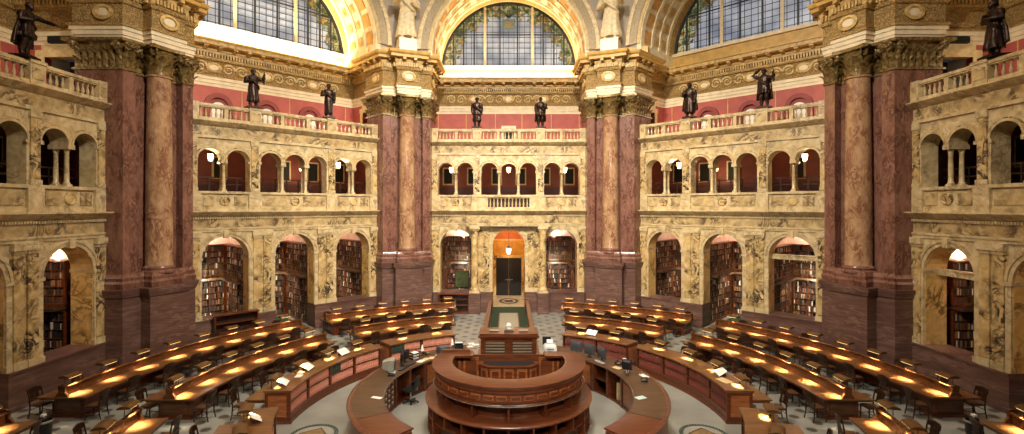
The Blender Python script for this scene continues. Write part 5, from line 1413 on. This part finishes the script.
st(90, 1.8, 1.92, 'dark bronze caped statue with one arm stretched forward, on the left wall balustrade', hem=.34, flare=1.15, arms=('bent','reach'), cape=1.2, bald=True, beard=True, lean=-.04, turn=.25)
st(-90, -1.75, 1.95, 'dark bronze statue wrapped in a heavy cloak, on the right wall balustrade', hem=.12, flare=1.15, arms=('chest','bent'), cape=1.25, turn=-.2)
for a, w in ((22.5, 'left'), (-22.5, 'right')):
    Mp = Trans(RC.x, RC.y, 0) @ RotZ(R(a)) @ Trans(0, PV-1.3, 17.47)
    figure('plaster_statue', M['plaster'], 3.35, 'large cream plaster figure standing on the %s central pier, cut by the top edge' % w, Mp, hem=.06, flare=1.15, arms=('fore','bent') if a > 0 else ('bent','fore'), beard=False, base=.02)

l = bpy.data.lights.new('passage_fill', 'POINT'); l.energy = 170; l.color = (1,.78,.45); l.shadow_soft_size = .2  # added fill besides the hanging lantern, brightens the gold passage
o = bpy.data.objects.new('passage_fill', l); COL.objects.link(o); o.location = bayM(0) @ Vector((0, 3.6, 5.0))

for d, x in ((90, 4.0), (-90, -4.0), (45, -4.2), (-45, 4.2), (45, 4.2), (-45, -4.2)):
    l = bpy.data.lights.new('terrace_lamp', 'POINT'); l.energy = 45; l.color = (1,.82,.58); l.shadow_soft_size = .15
    o = bpy.data.objects.new('terrace_lamp', l); COL.objects.link(o); o.location = bayM(d) @ Vector((x, 2.6, 13.2))
# ------------------------------------------------------------------ light and camera
def area(name, loc, to, size, power, col=(1,.8,.55), sy=None, spread=180):
    l = bpy.data.lights.new(name, 'AREA'); l.energy = power; l.color = col; l.size = size
    if sy: l.shape = 'RECTANGLE'; l.size_y = sy
    l.spread = R(spread)
    o = bpy.data.objects.new(name, l); COL.objects.link(o); o.location = loc
    o.rotation_euler = (Vector(to)-Vector(loc)).to_track_quat('-Z', 'Y').to_euler(); return o
WARM = (1, .80, .55)
for x, tx, ty, p in ((9, -11.5, 27.5, 1300), (0, 0, 32, 1250), (-9, 11.5, 27.5, 1300)):      # added fill lights, unseen above the camera, brightening the far bays
    area('far_bay_fill', (x, 3.5, 25.5), (tx, ty, 9.0), 1.6, p, (1,.9,.74), spread=54)
for x in (-5.5, 5.5): area('desk_front_fill', (x, -.6, 13.2), (x*.3, 18.5, 1.0), .8, 330, (1,.9,.74), spread=70)  # fill added out of view near the camera for desk fronts and books
area('dome_lantern_light', (0, RC.y+2, 36), (0, RC.y+3, 0), 5, 1700, (1,.9,.78), spread=75)
for d, p in ((0, 800), (45, 1250)):     # cove lamps on the cornices of the lit lunettes
    Mb = bayM(d); a = Mb @ Vector((0, DEL-.55, 16.56)); b = Mb @ Vector((0, DEL-.2, 17.6))
    o = area('cornice_cove_light', a, b, 9.6, p, (1,.86,.58), .25)
    o.matrix_basis = Mb @ Trans(0, DEL-.5, 16.56) @ Matrix.Rotation(R(180-22), 4, 'X')
for x in (-9, 9): area('dome_bounce_fill', (x, RC.y+4, 25), (x*.5, RC.y+3, 40), 3, 700, (1,.9,.76))  # added unseen lights, bounced off the dome as soft fill for dark recesses
w = bpy.data.worlds.new('dusk'); bpy.context.scene.world = w; w.use_nodes = True
w.node_tree.nodes['Background'].inputs[0].default_value = (.5,.45,.4,1); w.node_tree.nodes['Background'].inputs[1].default_value = .05
cam = bpy.data.cameras.new('camera'); co = bpy.data.objects.new('camera', cam); COL.objects.link(co)
co.location = (0, 0, CAMZ); co.rotation_euler = (PI/2, 0, 0)
cam.sensor_width = 36; cam.lens = 485/1024*36; cam.shift_x = .0032; cam.shift_y = -.0098; cam.clip_end = 200; cam.clip_start = .05
sc = bpy.context.scene; sc.camera = co
vs = sc.view_settings
sc.display_settings.display_device = 'sRGB'; vs.view_transform = 'Standard'; vs.look = 'None'; vs.gamma = 1; vs.use_curve_mapping = False; vs.exposure = 0
